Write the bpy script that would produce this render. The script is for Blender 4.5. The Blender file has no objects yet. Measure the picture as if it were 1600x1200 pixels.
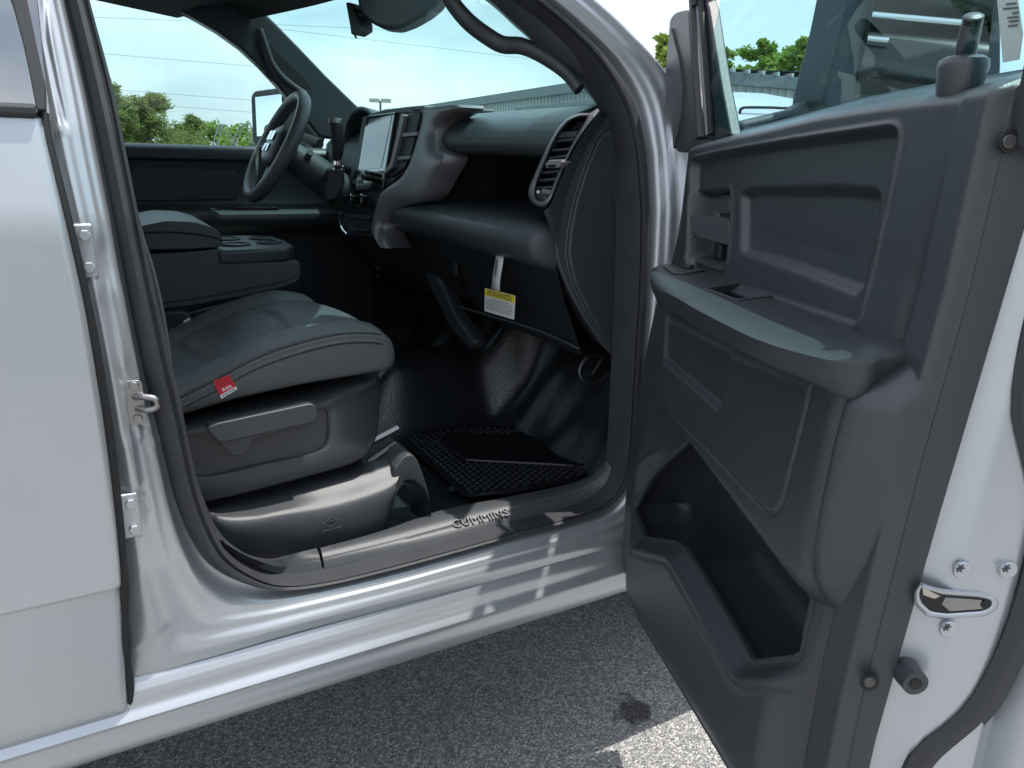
import bpy, bmesh, math, random
import numpy as np
from mathutils import Vector, Matrix

# ------------------------------------------------------------------ camera
FPX = 1166.4                      # focal length in photo pixels (photo is 1600 wide)
PIT, PSI, ROL = math.radians(17.07), math.radians(29.845), math.radians(1.552)
CAM = np.array([0.0, -1.15, 1.40])
_fw = np.array([math.sin(PSI)*math.cos(PIT), math.cos(PSI)*math.cos(PIT), -math.sin(PIT)])
_r = np.array([math.cos(PSI), -math.sin(PSI), 0.0]); _u = np.cross(_r, _fw)
_rt = _r*math.cos(ROL)+_u*math.sin(ROL); _up = -_r*math.sin(ROL)+_u*math.cos(ROL)
sc = bpy.context.scene
cd = bpy.data.cameras.new('camera'); cam = bpy.data.objects.new('camera', cd)
sc.collection.objects.link(cam); sc.camera = cam
cd.sensor_width = 36; cd.lens = FPX/1600*36; cd.clip_start = 0.02; cd.clip_end = 3000
cam.matrix_world = Matrix(((_rt[0],_up[0],-_fw[0],CAM[0]),(_rt[1],_up[1],-_fw[1],CAM[1]),(_rt[2],_up[2],-_fw[2],CAM[2]),(0,0,0,1)))

# ------------------------------------------------------------------ light
SUN_EL, SUN_AZ = math.radians(73), math.radians(-15)      # azimuth from +X (truck's nose) towards +Y
w = bpy.data.worlds.new('World'); sc.world = w; w.use_nodes = True
nt = w.node_tree; nt.nodes.clear()
out = nt.nodes.new('ShaderNodeOutputWorld'); bg = nt.nodes.new('ShaderNodeBackground')
sky = nt.nodes.new('ShaderNodeTexSky'); sky.sky_type = 'NISHITA'; sky.sun_disc = False
sky.sun_elevation = SUN_EL; sky.sun_rotation = math.pi/2 - SUN_AZ; sky.dust_density = 2.0; sky.air_density = 1.0
tc = nt.nodes.new('ShaderNodeTexCoord'); mp = nt.nodes.new('ShaderNodeMapping'); mp.inputs['Scale'].default_value = (1.0, 1.0, 2.6)
nz = nt.nodes.new('ShaderNodeTexNoise'); nz.inputs['Scale'].default_value = 2.2; nz.inputs['Detail'].default_value = 7; nz.inputs['Roughness'].default_value = .55
cr = nt.nodes.new('ShaderNodeValToRGB'); cr.color_ramp.elements[0].position = .30; cr.color_ramp.elements[1].position = .68
cr.color_ramp.elements[0].color = (.35,.35,.35,1); cr.color_ramp.elements[1].color = (1,1,1,1)
mx = nt.nodes.new('ShaderNodeMixRGB'); 
cr2 = nt.nodes.new('ShaderNodeValToRGB'); cr2.color_ramp.elements[0].position = .34; cr2.color_ramp.elements[1].position = .66
cr2.color_ramp.elements[0].color = (.50,.56,.64,1); cr2.color_ramp.elements[1].color = (.98,.99,1,1)
nzb = nt.nodes.new('ShaderNodeTexNoise'); nzb.inputs['Scale'].default_value = 3.4; nzb.inputs['Detail'].default_value = 8; nzb.inputs['Roughness'].default_value = .5
scl = nt.nodes.new('ShaderNodeMixRGB'); scl.blend_type = 'MULTIPLY'; scl.inputs['Fac'].default_value = 1; scl.inputs['Color2'].default_value = (7.6,7.6,7.6,1)
L = nt.links.new
L(tc.outputs['Generated'], mp.inputs['Vector']); L(mp.outputs['Vector'], nz.inputs['Vector']); L(nz.outputs['Fac'], cr.inputs['Fac'])
L(mp.outputs['Vector'], nzb.inputs['Vector']); L(nzb.outputs['Fac'], cr2.inputs['Fac']); L(cr2.outputs['Color'], scl.inputs['Color1']); L(scl.outputs['Color'], mx.inputs['Color2']); L(cr.outputs['Color'], mx.inputs['Fac']); L(sky.outputs['Color'], mx.inputs['Color1']); L(mx.outputs['Color'], bg.inputs['Color'])
bg.inputs['Strength'].default_value = 0.10; L(bg.outputs['Background'], out.inputs['Surface'])
sd = bpy.data.lights.new('sun', 'SUN'); sun = bpy.data.objects.new('sun', sd); sc.collection.objects.link(sun)
sd.energy = 2.3; sd.angle = math.radians(0.6); sd.color = (1, .955, .89)
S = Vector((math.cos(SUN_EL)*math.cos(SUN_AZ), math.cos(SUN_EL)*math.sin(SUN_AZ), math.sin(SUN_EL)))
sun.rotation_euler = S.to_track_quat('Z', 'Y').to_euler(); sun.location = S*30
sc.view_settings.view_transform = 'Standard'; sc.view_settings.look = 'None'; sc.view_settings.gamma = 1; sc.view_settings.use_curve_mapping = False
sc.view_settings.exposure = 1.2
sc.cycles.max_bounces = 10; sc.cycles.transparent_max_bounces = 16; sc.cycles.use_denoising = True
sc.cycles.caustics_reflective = False; sc.cycles.caustics_refractive = False; sc.cycles.sample_clamp_indirect = 6

# ------------------------------------------------------------------ from a photo pixel to a point on a known surface
def ray(x, y): return _fw + _rt*(x-800)/FPX + _up*(600-y)/FPX
def onp(x, y, k, c):
    d = ray(x, y); return CAM + d*(c-CAM[k])/d[k]
def pX(x, y, c): return onp(x, y, 0, c)
def pY(x, y, c): return onp(x, y, 1, c)
def pZ(x, y, c): return onp(x, y, 2, c)
GZ = [.36,.44,.50,.56,.62,.75,1.10,1.30,1.42,1.60,1.95,2.05]
GY = [.12,.07,.035,.018,.010,0.,0.,.012,.035,.085,.20,.26]
def g(z): return float(np.interp(z, GZ, GY))            # outer skin of the cab side
def pS(x, y, off):
    Y = off
    for _ in range(25): p = pY(x, y, Y); Y = .5*Y+.5*(g(p[2])+off)
    return pY(x, y, Y)
PHI = math.radians(65.73); HG = np.array([1.083, .02, 0.])          # open front door: hinge and angle
du = np.array([-math.cos(PHI), -math.sin(PHI), 0.]); dn = np.array([-math.sin(PHI), math.cos(PHI), 0.])
def D(u, n, z): return HG + du*u + dn*n + np.array([0, 0, z])
def pd2(x, y, n):
    d = ray(x, y); q = CAM-HG; t = (n-q@dn)/(d@dn); p = q+d*t; return np.array([p@du, p[2]])
def pe2(x, y, u):
    d = ray(x, y); q = CAM-HG; t = (u-q@du)/(d@du); p = q+d*t; return np.array([p@dn, p[2]])
def pd(x, y, n): u, z = pd2(x, y, n); return D(u, n, z)
def pe(x, y, u): n, z = pe2(x, y, u); return D(u, n, z)

# ------------------------------------------------------------------ materials
M = {}
def mat(name, col, rough=.5, metal=0., bump=None, var=None, coat=0., spec=.5, coat_rough=.05, ior=None):
    m = bpy.data.materials.new(name); m.use_nodes = True; M[name] = m
    n = m.node_tree.nodes; l = m.node_tree.links.new; b = n['Principled BSDF']
    b.inputs['Base Color'].default_value = (*col, 1); b.inputs['Roughness'].default_value = rough; b.inputs['Metallic'].default_value = metal
    b.inputs['Coat Weight'].default_value = coat; b.inputs['Coat Roughness'].default_value = coat_rough; b.inputs['Specular IOR Level'].default_value = spec
    if ior: b.inputs['IOR'].default_value = ior
    t = n.new('ShaderNodeTexCoord')
    if var:                                              # (scale, amount): slow drift of colour and gloss
        z = n.new('ShaderNodeTexNoise'); z.inputs['Scale'].default_value = var[0]; z.inputs['Detail'].default_value = 5
        r = n.new('ShaderNodeMapRange'); r.inputs['To Min'].default_value = 1-var[1]; r.inputs['To Max'].default_value = 1+var[1]
        h = n.new('ShaderNodeMixRGB'); h.blend_type = 'MULTIPLY'; h.inputs['Fac'].default_value = 1; h.inputs['Color1'].default_value = (*col, 1)
        l(t.outputs['Object'], z.inputs['Vector']); l(z.outputs['Fac'], r.inputs['Value']); l(r.outputs['Result'], h.inputs['Color2']); l(h.outputs['Color'], b.inputs['Base Color'])
        q = n.new('ShaderNodeMapRange'); q.inputs['To Min'].default_value = rough*(1-var[1]*.6); q.inputs['To Max'].default_value = min(1, rough*(1+var[1]*.6))
        l(z.outputs['Fac'], q.inputs['Value']); l(q.outputs['Result'], b.inputs['Roughness'])
    if bump:                                             # (scale, strength, kind)
        if len(bump) > 2 and bump[2] == 'v':
            z = n.new('ShaderNodeTexVoronoi'); o = z.outputs['Distance']
        else:
            z = n.new('ShaderNodeTexNoise'); z.inputs['Detail'].default_value = 4; o = z.outputs['Fac']
        z.inputs['Scale'].default_value = bump[0]
        k = n.new('ShaderNodeBump'); k.inputs['Strength'].default_value = bump[1]; k.inputs['Distance'].default_value = .002
        l(t.outputs['Object'], z.inputs['Vector']); l(o, k.inputs['Height']); l(k.outputs['Normal'], b.inputs['Normal'])
    return m
mat('silver', (.53,.565,.605), .38, .66, bump=(900,.03), var=(3,.10), coat=.5, coat_rough=.06)
mat('plastic', (.045,.051,.059), .37, bump=(1300,.16,'v'), var=(9,.12))
mat('plastic_door', (.041,.047,.055), .34, bump=(1300,.16,'v'), var=(7,.12), spec=.65)
mat('plastic_warm', (.058,.063,.071), .37, bump=(1300,.16,'v'), var=(9,.12), spec=.6)
mat('plastic_black', (.012,.014,.017), .45, bump=(1100,.2,'v'))
mat('pad', (.050,.061,.069), .31, bump=(900,.30,'v'), var=(8,.12))
mat('satin', (.19,.187,.20), .36, .35, var=(10,.08))
mat('rubber', (.033,.036,.042), .62, bump=(500,.15), var=(20,.25))
mat('rubber_black', (.010,.011,.012), .6, bump=(400,.15))
mat('leather', (.098,.104,.110), .31, bump=(520,.40,'v'), var=(7,.12))
mat('leather_insert', (.078,.087,.094), .36, bump=(520,.45,'v'), var=(9,.12))
mat('thread', (.012,.013,.015), .6)
mat('thread_light', (.030,.031,.033), .6)
mat('vinyl', (.024,.028,.033), .22, bump=(260,.35,'v'), var=(6,.25), spec=.9)
mat('carpet', (.012,.013,.015), .85, bump=(700,.6))
mat('mat_rubber', (.012,.014,.017), .30, bump=(300,.12), var=(12,.25))
mat('nub', (.05,.055,.06), .16, spec=1., ior=1.8)
mat('piano', (.006,.007,.008), .06, coat=1.)
mat('screen', (.26,.265,.30), .08, spec=1., ior=1.9)  # pale grey base stands in for the bright reflection on the glass
mat('chrome', (.75,.76,.78), .12, 1.)
mat('steel', (.34,.34,.34), .36, 1., bump=(300,.1), var=(30,.25))
mat('steel_dark', (.12,.12,.125), .4, .8)
mat('white_label', (.72,.74,.76), .5)
mat('yellow_label', (.80,.66,.02), .5)
mat('ink', (.10,.10,.11), .6)
mat('red_tag', (.70,.02,.04), .5)
mat('red_dark', (.30,.01,.02), .5)
mat('tag_white', (.8,.8,.8), .5)
mat('belt_web', (.20,.20,.205), .7, bump=(900,.3))
mat('mirror', (.92,.95,.95), .015, 1.)
mat('sticker', (.50,.60,.58), .5); mat('mirror_plastic', (.055,.066,.078), .45, bump=(1300,.25,'v'))
mat('headliner', (.040,.044,.048), .85, bump=(600,.3))
mat('bark', (.10,.075,.055), .9, bump=(14,.8), var=(6,.3))
mat('wire', (.16,.17,.18), .6)
mat('siding', (.40,.42,.42), .55, var=(.6,.08))
mat('siding_dark', (.15,.17,.19), .55)
mat('roof_metal', (.55,.57,.58), .4, .3)
mat('dark_paint', (.008,.009,.010), .22, .3, coat=1.)
mat('white_paint', (.72,.73,.74), .3, coat=1.)
mat('glass_cab', (.012,.016,.018), .08)
mat('tyre', (.015,.015,.016), .8)
mat('lamp_head', (.52,.47,.38), .5)
mat('pole_wood', (.13,.09,.065), .85, bump=(20,.5), var=(3,.25))
def glass(name, tint, refl_ior=1.45):
    m = bpy.data.materials.new(name); m.use_nodes = True; M[name] = m
    n = m.node_tree.nodes; l = m.node_tree.links.new; n.clear()
    o = n.new('ShaderNodeOutputMaterial'); a = n.new('ShaderNodeMixShader'); t = n.new('ShaderNodeBsdfTransparent'); s = n.new('ShaderNodeBsdfGlossy'); fr = n.new('ShaderNodeLayerWeight'); pw = n.new('ShaderNodeMath'); pw.operation = 'POWER'; pw.inputs[1].default_value = 5; ma = n.new('ShaderNodeMath'); ma.operation = 'MULTIPLY_ADD'; ma.inputs[1].default_value = .9; ma.inputs[2].default_value = ((refl_ior-1)/(refl_ior+1))**2*1.8
    t.inputs['Color'].default_value = (*tint, 1); s.inputs['Roughness'].default_value = .015; fr.inputs['Blend'].default_value = .5
    l(fr.outputs['Facing'], pw.inputs[0]); l(pw.outputs['Value'], ma.inputs[0]); l(ma.outputs['Value'], a.inputs['Fac']); l(t.outputs['BSDF'], a.inputs[1]); l(s.outputs['BSDF'], a.inputs[2]); l(a.outputs['Shader'], o.inputs['Surface'])
glass('glass_green', (.60,.91,.90)); glass('glass_side', (.66,.90,.93)); glass('glass_door', (.60,.90,.93))
glass('glass_privacy', (.04,.05,.06), 3.0)
def leaf_mat(name, a, b):
    m = bpy.data.materials.new(name); m.use_nodes = True; M[name] = m
    n = m.node_tree.nodes; l = m.node_tree.links.new; n.clear()
    o = n.new('ShaderNodeOutputMaterial'); mixs = n.new('ShaderNodeMixShader'); d = n.new('ShaderNodeBsdfDiffuse'); t = n.new('ShaderNodeBsdfTranslucent')
    tcn = n.new('ShaderNodeTexCoord'); z = n.new('ShaderNodeTexNoise'); z.inputs['Scale'].default_value = 1.3; z.inputs['Detail'].default_value = 4
    c = n.new('ShaderNodeMixRGB'); c.inputs['Color1'].default_value = (*a, 1); c.inputs['Color2'].default_value = (*b, 1)
    l(tcn.outputs['Object'], z.inputs['Vector']); l(z.outputs['Fac'], c.inputs['Fac']); l(c.outputs['Color'], d.inputs['Color']); l(c.outputs['Color'], t.inputs['Color'])
    mixs.inputs['Fac'].default_value = .5; l(d.outputs['BSDF'], mixs.inputs[1]); l(t.outputs['BSDF'], mixs.inputs[2]); l(mixs.outputs['Shader'], o.inputs['Surface'])
leaf_mat('leaf', (.16,.26,.05), (.30,.40,.10)); leaf_mat('leaf_pine', (.14,.19,.055), (.27,.31,.11))
def asphalt():
    m = bpy.data.materials.new('asphalt'); m.use_nodes = True; M['asphalt'] = m
    n = m.node_tree.nodes; l = m.node_tree.links.new; b = n['Principled BSDF']; t = n.new('ShaderNodeTexCoord')
    v = n.new('ShaderNodeTexVoronoi'); v.inputs['Scale'].default_value = 215; v.feature = 'F1'; v.inputs['Randomness'].default_value = 1
    v2 = n.new('ShaderNodeTexNoise'); v2.inputs['Scale'].default_value = 330; v2.inputs['Detail'].default_value = 3
    big = n.new('ShaderNodeTexNoise'); big.inputs['Scale'].default_value = 1.1; big.inputs['Detail'].default_value = 5
    sep = n.new('ShaderNodeSeparateColor')
    cr = n.new('ShaderNodeValToRGB'); e = cr.color_ramp.elements
    e[0].position = .0; e[0].color = (.13,.132,.136,1); e[1].position = 1; e[1].color = (.66,.64,.61,1)
    x = e.new(.45); x.color = (.27,.27,.27,1); x = e.new(.78); x.color = (.39,.385,.375,1)
    c2 = n.new('ShaderNodeMixRGB'); c2.blend_type = 'MULTIPLY'; c2.inputs['Fac'].default_value = 1
    mr = n.new('ShaderNodeMapRange'); mr.inputs['From Min'].default_value = .3; mr.inputs['From Max'].default_value = .7; mr.inputs['To Min'].default_value = .55; mr.inputs['To Max'].default_value = 1.3
    c3 = n.new('ShaderNodeMixRGB'); c3.blend_type = 'MULTIPLY'; c3.inputs['Fac'].default_value = 1
    mr2 = n.new('ShaderNodeMapRange'); mr2.inputs['From Min'].default_value = .3; mr2.inputs['From Max'].default_value = .7; mr2.inputs['To Min'].default_value = .8; mr2.inputs['To Max'].default_value = 1.15
    # an oil spot with its own ragged shape
    mpn = n.new('ShaderNodeMapping'); mpn.inputs['Location'].default_value = (-1.117, -.101, 0)
    ln = n.new('ShaderNodeVectorMath'); ln.operation = 'LENGTH'; nn = n.new('ShaderNodeTexNoise'); nn.inputs['Scale'].default_value = 26; nn.inputs['Detail'].default_value = 5
    ad = n.new('ShaderNodeMath'); ad.operation = 'MULTIPLY_ADD'; ad.inputs[1].default_value = .13
    st = n.new('ShaderNodeMapRange'); st.inputs['From Min'].default_value = .100; st.inputs['From Max'].default_value = .125; st.inputs['To Min'].default_value = .22; st.inputs['To Max'].default_value = 1
    c4 = n.new('ShaderNodeMixRGB'); c4.blend_type = 'MULTIPLY'; c4.inputs['Fac'].default_value = 1
    bp = n.new('ShaderNodeBump'); bp.inputs['Strength'].default_value = .9; bp.inputs['Distance'].default_value = .004
    o = t.outputs['Object']
    for q in (v, v2, big, mpn, nn): l(o, q.inputs['Vector'])
    l(v.outputs['Color'], sep.inputs['Color']); l(sep.outputs['Red'], cr.inputs['Fac'])
    l(v2.outputs['Fac'], mr.inputs['Value']); l(cr.outputs['Color'], c2.inputs['Color1']); l(mr.outputs['Result'], c2.inputs['Color2'])
    l(big.outputs['Fac'], mr2.inputs['Value']); l(c2.outputs['Color'], c3.inputs['Color1']); l(mr2.outputs['Result'], c3.inputs['Color2'])
    l(mpn.outputs['Vector'], ln.inputs[0]); l(nn.outputs['Fac'], ad.inputs[0]); l(ln.outputs['Value'], ad.inputs[2]); l(ad.outputs['Value'], st.inputs['Value'])
    l(c3.outputs['Color'], c4.inputs['Color1']); l(st.outputs['Result'], c4.inputs['Color2']); l(c4.outputs['Color'], b.inputs['Base Color'])
    l(v.outputs['Distance'], bp.inputs['Height']); bp.invert = True; l(bp.outputs['Normal'], b.inputs['Normal']); b.inputs['Roughness'].default_value = .8
asphalt()

# ------------------------------------------------------------------ mesh helpers
COL = sc.collection
def tag(o, label=None, cat=None, group=None, kind=None):
    if label: o['label'] = label
    if cat: o['category'] = cat
    if group: o['group'] = group
    if kind: o['kind'] = kind
    return o
def empty(name, loc, label, cat, group=None):
    o = bpy.data.objects.new(name, None); COL.objects.link(o); o.location = loc; o.empty_display_size = .2
    return tag(o, label, cat, group)
def root_loc(p):
    return Vector(p.location)          # parts keep their geometry in world coordinates, so only the thing's own Empty is offset
def obj(name, verts, faces, m, parent=None, smooth=True, angle=38, bevel=0, seg=2, sub=0, solid=0, loc=None):
    me = bpy.data.meshes.new(name); me.from_pydata([tuple(map(float, v)) for v in verts], [], faces)
    me.materials.append(M[m] if isinstance(m, str) else m)
    bm = bmesh.new(); bm.from_mesh(me); bmesh.ops.remove_doubles(bm, verts=bm.verts, dist=1e-6); bmesh.ops.recalc_face_normals(bm, faces=bm.faces); bm.to_mesh(me); bm.free()
    if smooth:
        me.shade_smooth(); me.set_sharp_from_angle(angle=math.radians(angle))
    o = bpy.data.objects.new(name, me); COL.objects.link(o)
    if parent is not None:
        o.parent = parent; o.matrix_parent_inverse = Matrix.Translation(-root_loc(parent))
    if solid: k = o.modifiers.new('solid', 'SOLIDIFY'); k.thickness = abs(solid); k.offset = 1 if solid > 0 else -1
    if bevel:
        k = o.modifiers.new('bevel', 'BEVEL'); k.width = bevel; k.segments = seg; k.limit_method = 'ANGLE'; k.angle_limit = math.radians(30)
        k.harden_normals = True
    if sub: k = o.modifiers.new('sub', 'SUBSURF'); k.levels = sub; k.render_levels = sub
    return o
def grid(name, rows, m, parent=None, cu=False, cv=False, **kw):
    R, Cn = len(rows), len(rows[0]); v = [p for r in rows for p in r]; f = []
    for i in range(R if cv else R-1):
        for j in range(Cn if cu else Cn-1):
            a = i*Cn+j; b = i*Cn+(j+1)%Cn; c = ((i+1)%R)*Cn+(j+1)%Cn; d = ((i+1)%R)*Cn+j; f.append((a, b, c, d))
    return obj(name, v, f, m, parent, **kw)
def capgrid(name, rows, m, parent=None, **kw):           # closed rings lofted, ends capped
    R, Cn = len(rows), len(rows[0]); v = [p for r in rows for p in r]; f = []
    for i in range(R-1):
        for j in range(Cn):
            f.append((i*Cn+j, i*Cn+(j+1) % Cn, (i+1)*Cn+(j+1) % Cn, (i+1)*Cn+j))
    f.append(tuple(range(Cn))[::-1]); f.append(tuple((R-1)*Cn+j for j in range(Cn)))
    return obj(name, v, f, m, parent, **kw)
def prism(name, loop, vec, m, parent=None, **kw):
    vec = np.array(vec, float); n = len(loop)
    v = [np.array(p) for p in loop]+[np.array(p)+vec for p in loop]
    f = [tuple(range(n))[::-1], tuple(range(n, 2*n))]+[(i, (i+1) % n, n+(i+1) % n, n+i) for i in range(n)]
    return obj(name, v, f, m, parent, **kw)
def spline(pts, n, closed=False):
    p = np.array(pts, float); k = len(p); o = []
    idx = (lambda i: p[i % k]) if closed else (lambda i: p[min(max(i, 0), k-1)])
    segs = k if closed else k-1; per = 12
    for s in range(segs):
        a, b, c, d = idx(s-1), idx(s), idx(s+1), idx(s+2)
        for t in np.arange(per)/per:
            o.append(.5*((2*b)+(c-a)*t+(2*a-5*b+4*c-d)*t*t+(3*b-a-3*c+d)*t**3))
    if not closed: o.append(p[-1])
    return resample(o, n, closed)
def resample(pts, n, closed=False):
    p = np.array(pts, float); q = np.vstack([p, p[:1]]) if closed else p
    s = np.r_[0, np.cumsum(np.linalg.norm(np.diff(q, axis=0), axis=1))]
    t = np.linspace(0, s[-1], n+1)[:-1] if closed else np.linspace(0, s[-1], n)
    return np.array([[np.interp(x, s, q[:, k]) for k in range(q.shape[1])] for x in t])
def frames(path, closed=False):
    p = np.array(path, float); n = len(p); out = []; prev = None
    for i in range(n):
        a = p[(i-1) % n] if closed or i > 0 else p[i]; b = p[(i+1) % n] if closed or i < n-1 else p[i]
        t = b-a; t /= np.linalg.norm(t)+1e-12
        if prev is None:
            up = np.array([0, 0, 1.]) if abs(t[2]) < .9 else np.array([1., 0, 0]); x = np.cross(up, t)
        else: x = prev-t*(prev@t)
        x /= np.linalg.norm(x)+1e-12; prev = x; out.append((x, np.cross(t, x)))
    return out
def tube(name, path, r, m, parent=None, seg=10, closed=False, flat=1., **kw):
    p = np.array(path, float); R = np.full(len(p), r) if np.isscalar(r) else np.array(r); rows = []
    for (x, y), q, rr in zip(frames(p, closed), p, R):
        rows.append([q+x*rr*math.cos(a)+y*rr*flat*math.sin(a) for a in np.linspace(0, 2*math.pi, seg, endpoint=False)])
    if closed: return grid(name, rows, m, parent, cu=True, cv=True, **kw)
    return capgrid(name, rows, m, parent, **kw)
def box(name, c, sx, sy, sz, m, parent=None, ax=None, bevel=.004, **kw):
    ax = np.eye(3) if ax is None else np.array(ax, float); c = np.array(c, float); v = []
    for k in (-1, 1):
        for (i, j) in ((-1, -1), (1, -1), (1, 1), (-1, 1)): v.append(c+ax[0]*i*sx/2+ax[1]*j*sy/2+ax[2]*k*sz/2)
    f = [(3, 2, 1, 0), (4, 5, 6, 7), (0, 1, 5, 4), (1, 2, 6, 5), (2, 3, 7, 6), (3, 0, 4, 7)]
    return obj(name, v, f, m, parent, bevel=bevel, **kw)
def disc(name, c, axis, r, h, m, parent=None, seg=20, bevel=.0012, **kw):     # short cylinder from c along axis
    axis = np.array(axis, float); axis /= np.linalg.norm(axis); t = np.array([0, 0, 1.]) if abs(axis[2]) < .9 else np.array([1., 0, 0])
    x = np.cross(t, axis); x /= np.linalg.norm(x); y = np.cross(axis, x); c = np.array(c, float)
    lp = [c+x*r*math.cos(a)+y*r*math.sin(a) for a in np.linspace(0, 2*math.pi, seg, endpoint=False)]
    return prism(name, lp, axis*h, m, parent, bevel=bevel, **kw)
def smooth(e0, e1, x): t = np.clip((x-e0)/(e1-e0), 0, 1); return t*t*(3-2*t)
def sdf(poly, X, Y):                                     # signed distance to a polygon, negative inside
    P = np.array(poly, float); d = np.full(X.shape, 1e9); ins = np.zeros(X.shape, bool); n = len(P)
    for i in range(n):
        a, b = P[i], P[(i+1) % n]; e = b-a; wx, wy = X-a[0], Y-a[1]
        t = np.clip((wx*e[0]+wy*e[1])/(e@e+1e-15), 0, 1); d = np.minimum(d, (wx-e[0]*t)**2+(wy-e[1]*t)**2)
        c1 = (a[1] <= Y) & (b[1] > Y); c2 = (a[1] > Y) & (b[1] <= Y); cr_ = e[0]*wy-e[1]*wx
        ins ^= (c1 & (cr_ > 0)) | (c2 & (cr_ < 0))
    d = np.sqrt(d); return np.where(ins, -d, d)
def pdist(line, X, Y):
    P = np.array(line, float); d = np.full(X.shape, 1e9)
    for a, b in zip(P[:-1], P[1:]):
        e = b-a; wx, wy = X-a[0], Y-a[1]; t = np.clip((wx*e[0]+wy*e[1])/(e@e+1e-15), 0, 1); d = np.minimum(d, (wx-e[0]*t)**2+(wy-e[1]*t)**2)
    return np.sqrt(d)
def roundpoly(pts, r, k=4):                              # rounded corners in any dimension
    p = [np.array(q, float) for q in pts]; n = len(p); o = []
    for i in range(n):
        a, b, c = p[i-1], p[i], p[(i+1) % n]; l1, l2 = np.linalg.norm(a-b), np.linalg.norm(c-b); q = min(r, l1*.45, l2*.45)
        s, e = b+(a-b)/l1*q, b+(c-b)/l2*q
        for t in np.linspace(0, 1, k+1): o.append((1-t)**2*s+2*t*(1-t)*b+t*t*e)
    return o
def text(name, s, size, o, ex, ey, m, parent, depth=.0004, align='CENTER', bold=0.):
    c = bpy.data.curves.new(name, 'FONT'); c.body = s; c.size = size; c.extrude = depth; c.align_x = align; c.align_y = 'CENTER'; c.offset = bold; c.resolution_u = 2
    t = bpy.data.objects.new(name, c); COL.objects.link(t); dg = bpy.context.evaluated_depsgraph_get()
    me = bpy.data.meshes.new_from_object(t.evaluated_get(dg)); bpy.data.objects.remove(t)
    ex = np.array(ex, float); ex /= np.linalg.norm(ex); ey = np.array(ey, float); ey -= ex*(ey@ex); ey /= np.linalg.norm(ey); ez = np.cross(ex, ey); o = np.array(o, float)
    for v in me.vertices: v.co = Vector(o+ex*v.co[0]+ey*v.co[1]+ez*v.co[2])
    me.materials.clear(); me.materials.append(M[m]); q = bpy.data.objects.new(name, me); COL.objects.link(q)
    if parent is not None: q.parent = parent; q.matrix_parent_inverse = Matrix.Translation(-root_loc(parent))
    return q
# ------------------------------------------------------------------ ground
G = obj('ground', [(-250,-250,0),(250,-250,0),(250,250,0),(-250,250,0)], [(0,1,2,3)], 'asphalt', smooth=False); tag(G, kind='structure')

# ------------------------------------------------------------------ the pickup truck: cab side round the open doorway
T = empty('pickup_truck', (.5, 1.0, 0), 'silver crew cab pickup truck with its front passenger door swung open', 'pickup truck')
S_ = [(60,-160),(85,-80),(105,0),(140,150),(165,270),(190,400),(215,530),(235,620),(255,700),(275,780),(300,840),(332,882),(380,907),(432,916),(500,908),(600,886),(700,859),(800,831),(900,806),(950,785),(975,750),(986,700),(993,600),(1000,500),(1006,400),(1008,300),(1003,230),(987,162),(950,100),(895,45),(840,0),(780,-45),(700,-100)]
I_ = [(95,-160),(120,-80),(138,0),(172,130),(196,245),(221,370),(247,490),(264,565),(282,640),(299,725),(318,790),(347,848),(392,882),(437,896),(505,890),(600,868),(700,842),(800,815),(893,790),(935,768),(955,738),(963,690),(968,600),(973,500),(977,400),(975,300),(968,230),(950,165),(912,100),(860,45),(805,0),(745,-45),(665,-100)]
O_ = [(10,-160),(30,-80),(42,0),(60,120),(70,210),(100,340),(138,520),(158,640),(172,750),(183,850),(192,950),(197,1010),(203,1060),(330,1027),(456,990),(600,952),(700,925),(800,900),(900,873),(990,850),(1045,790),(1065,720),(1080,600),(1090,500),(1096,400),(1098,300),(1092,215),(1075,150),(1038,115),(975,55),(917,0),(850,-60),(770,-130)]
OOFF = [.052]*12+[.040,.034]+[.034]*5+[.03,.02,.02,.02,.02,.02,.02,.02,.035,.085,.11,.11,.11,.11]
NST = 260
Sp = spline([pS(x, y, .085) for x, y in S_], 20); 
def contour(px, offs):
    q = [np.r_[pS(x, y, o), o] for (x, y), o in zip(px, offs)]
    p = np.array(q); k = len(p); out_ = []; per = 10
    for s in range(k-1):
        a, b, c, d = p[max(s-1, 0)], p[s], p[s+1], p[min(s+2, k-1)]
        for t in np.arange(per)/per: out_.append(.5*((2*b)+(c-a)*t+(2*a-5*b+4*c-d)*t*t+(3*b-a-3*c+d)*t**3))
    out_.append(p[-1]); return np.array(out_)
CS = contour(S_, [.085]*len(S_)); CI = contour(I_, [.110]*len(I_)); CO = contour(O_, OOFF)
tt = np.r_[np.linspace(0, .5, 22), np.linspace(.53, 1, 16)]
OT = [0,.05,.10,.15,.24,.30,.36,.46,.52,.58,.70,1]; OV = [.085,.083,.076,.062,.058,.056,.049,.047,.046,.040,.036,None]
rows = []
for i in range(len(CS)):
    r = []
    for t in tt:
        p = CS[i, :3]*(1-t)+CO[i, :3]*t
        ov = [v if v is not None else CO[i, 3] for v in OV]; ov[-2] = (CO[i, 3]+.036)/2 if CO[i, 3] < .05 else .036
        off = float(np.interp(t, OT, ov)); r.append([p[0], g(p[2])+off, p[2]])
    rows.append(r)
A = np.array(rows)
for _ in range(2):                                       # soften the pressed steps
    A[:, 1:-1, 1] = .25*A[:, :-2, 1]+.5*A[:, 1:-1, 1]+.25*A[:, 2:, 1]
def press(line, depth, width, off=.05):                   # a pressed groove (+) or rib (-) following a line
    L3 = np.array([pS(x, y, off) for x, y in line]); d = pdist(L3[:, [0, 2]], A[:, :, 0], A[:, :, 2]); A[:, :, 1] += depth*(1-smooth(0, width, d))
press([(62,-60),(72,60),(88,140),(101,195)], .007, .007)
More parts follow.
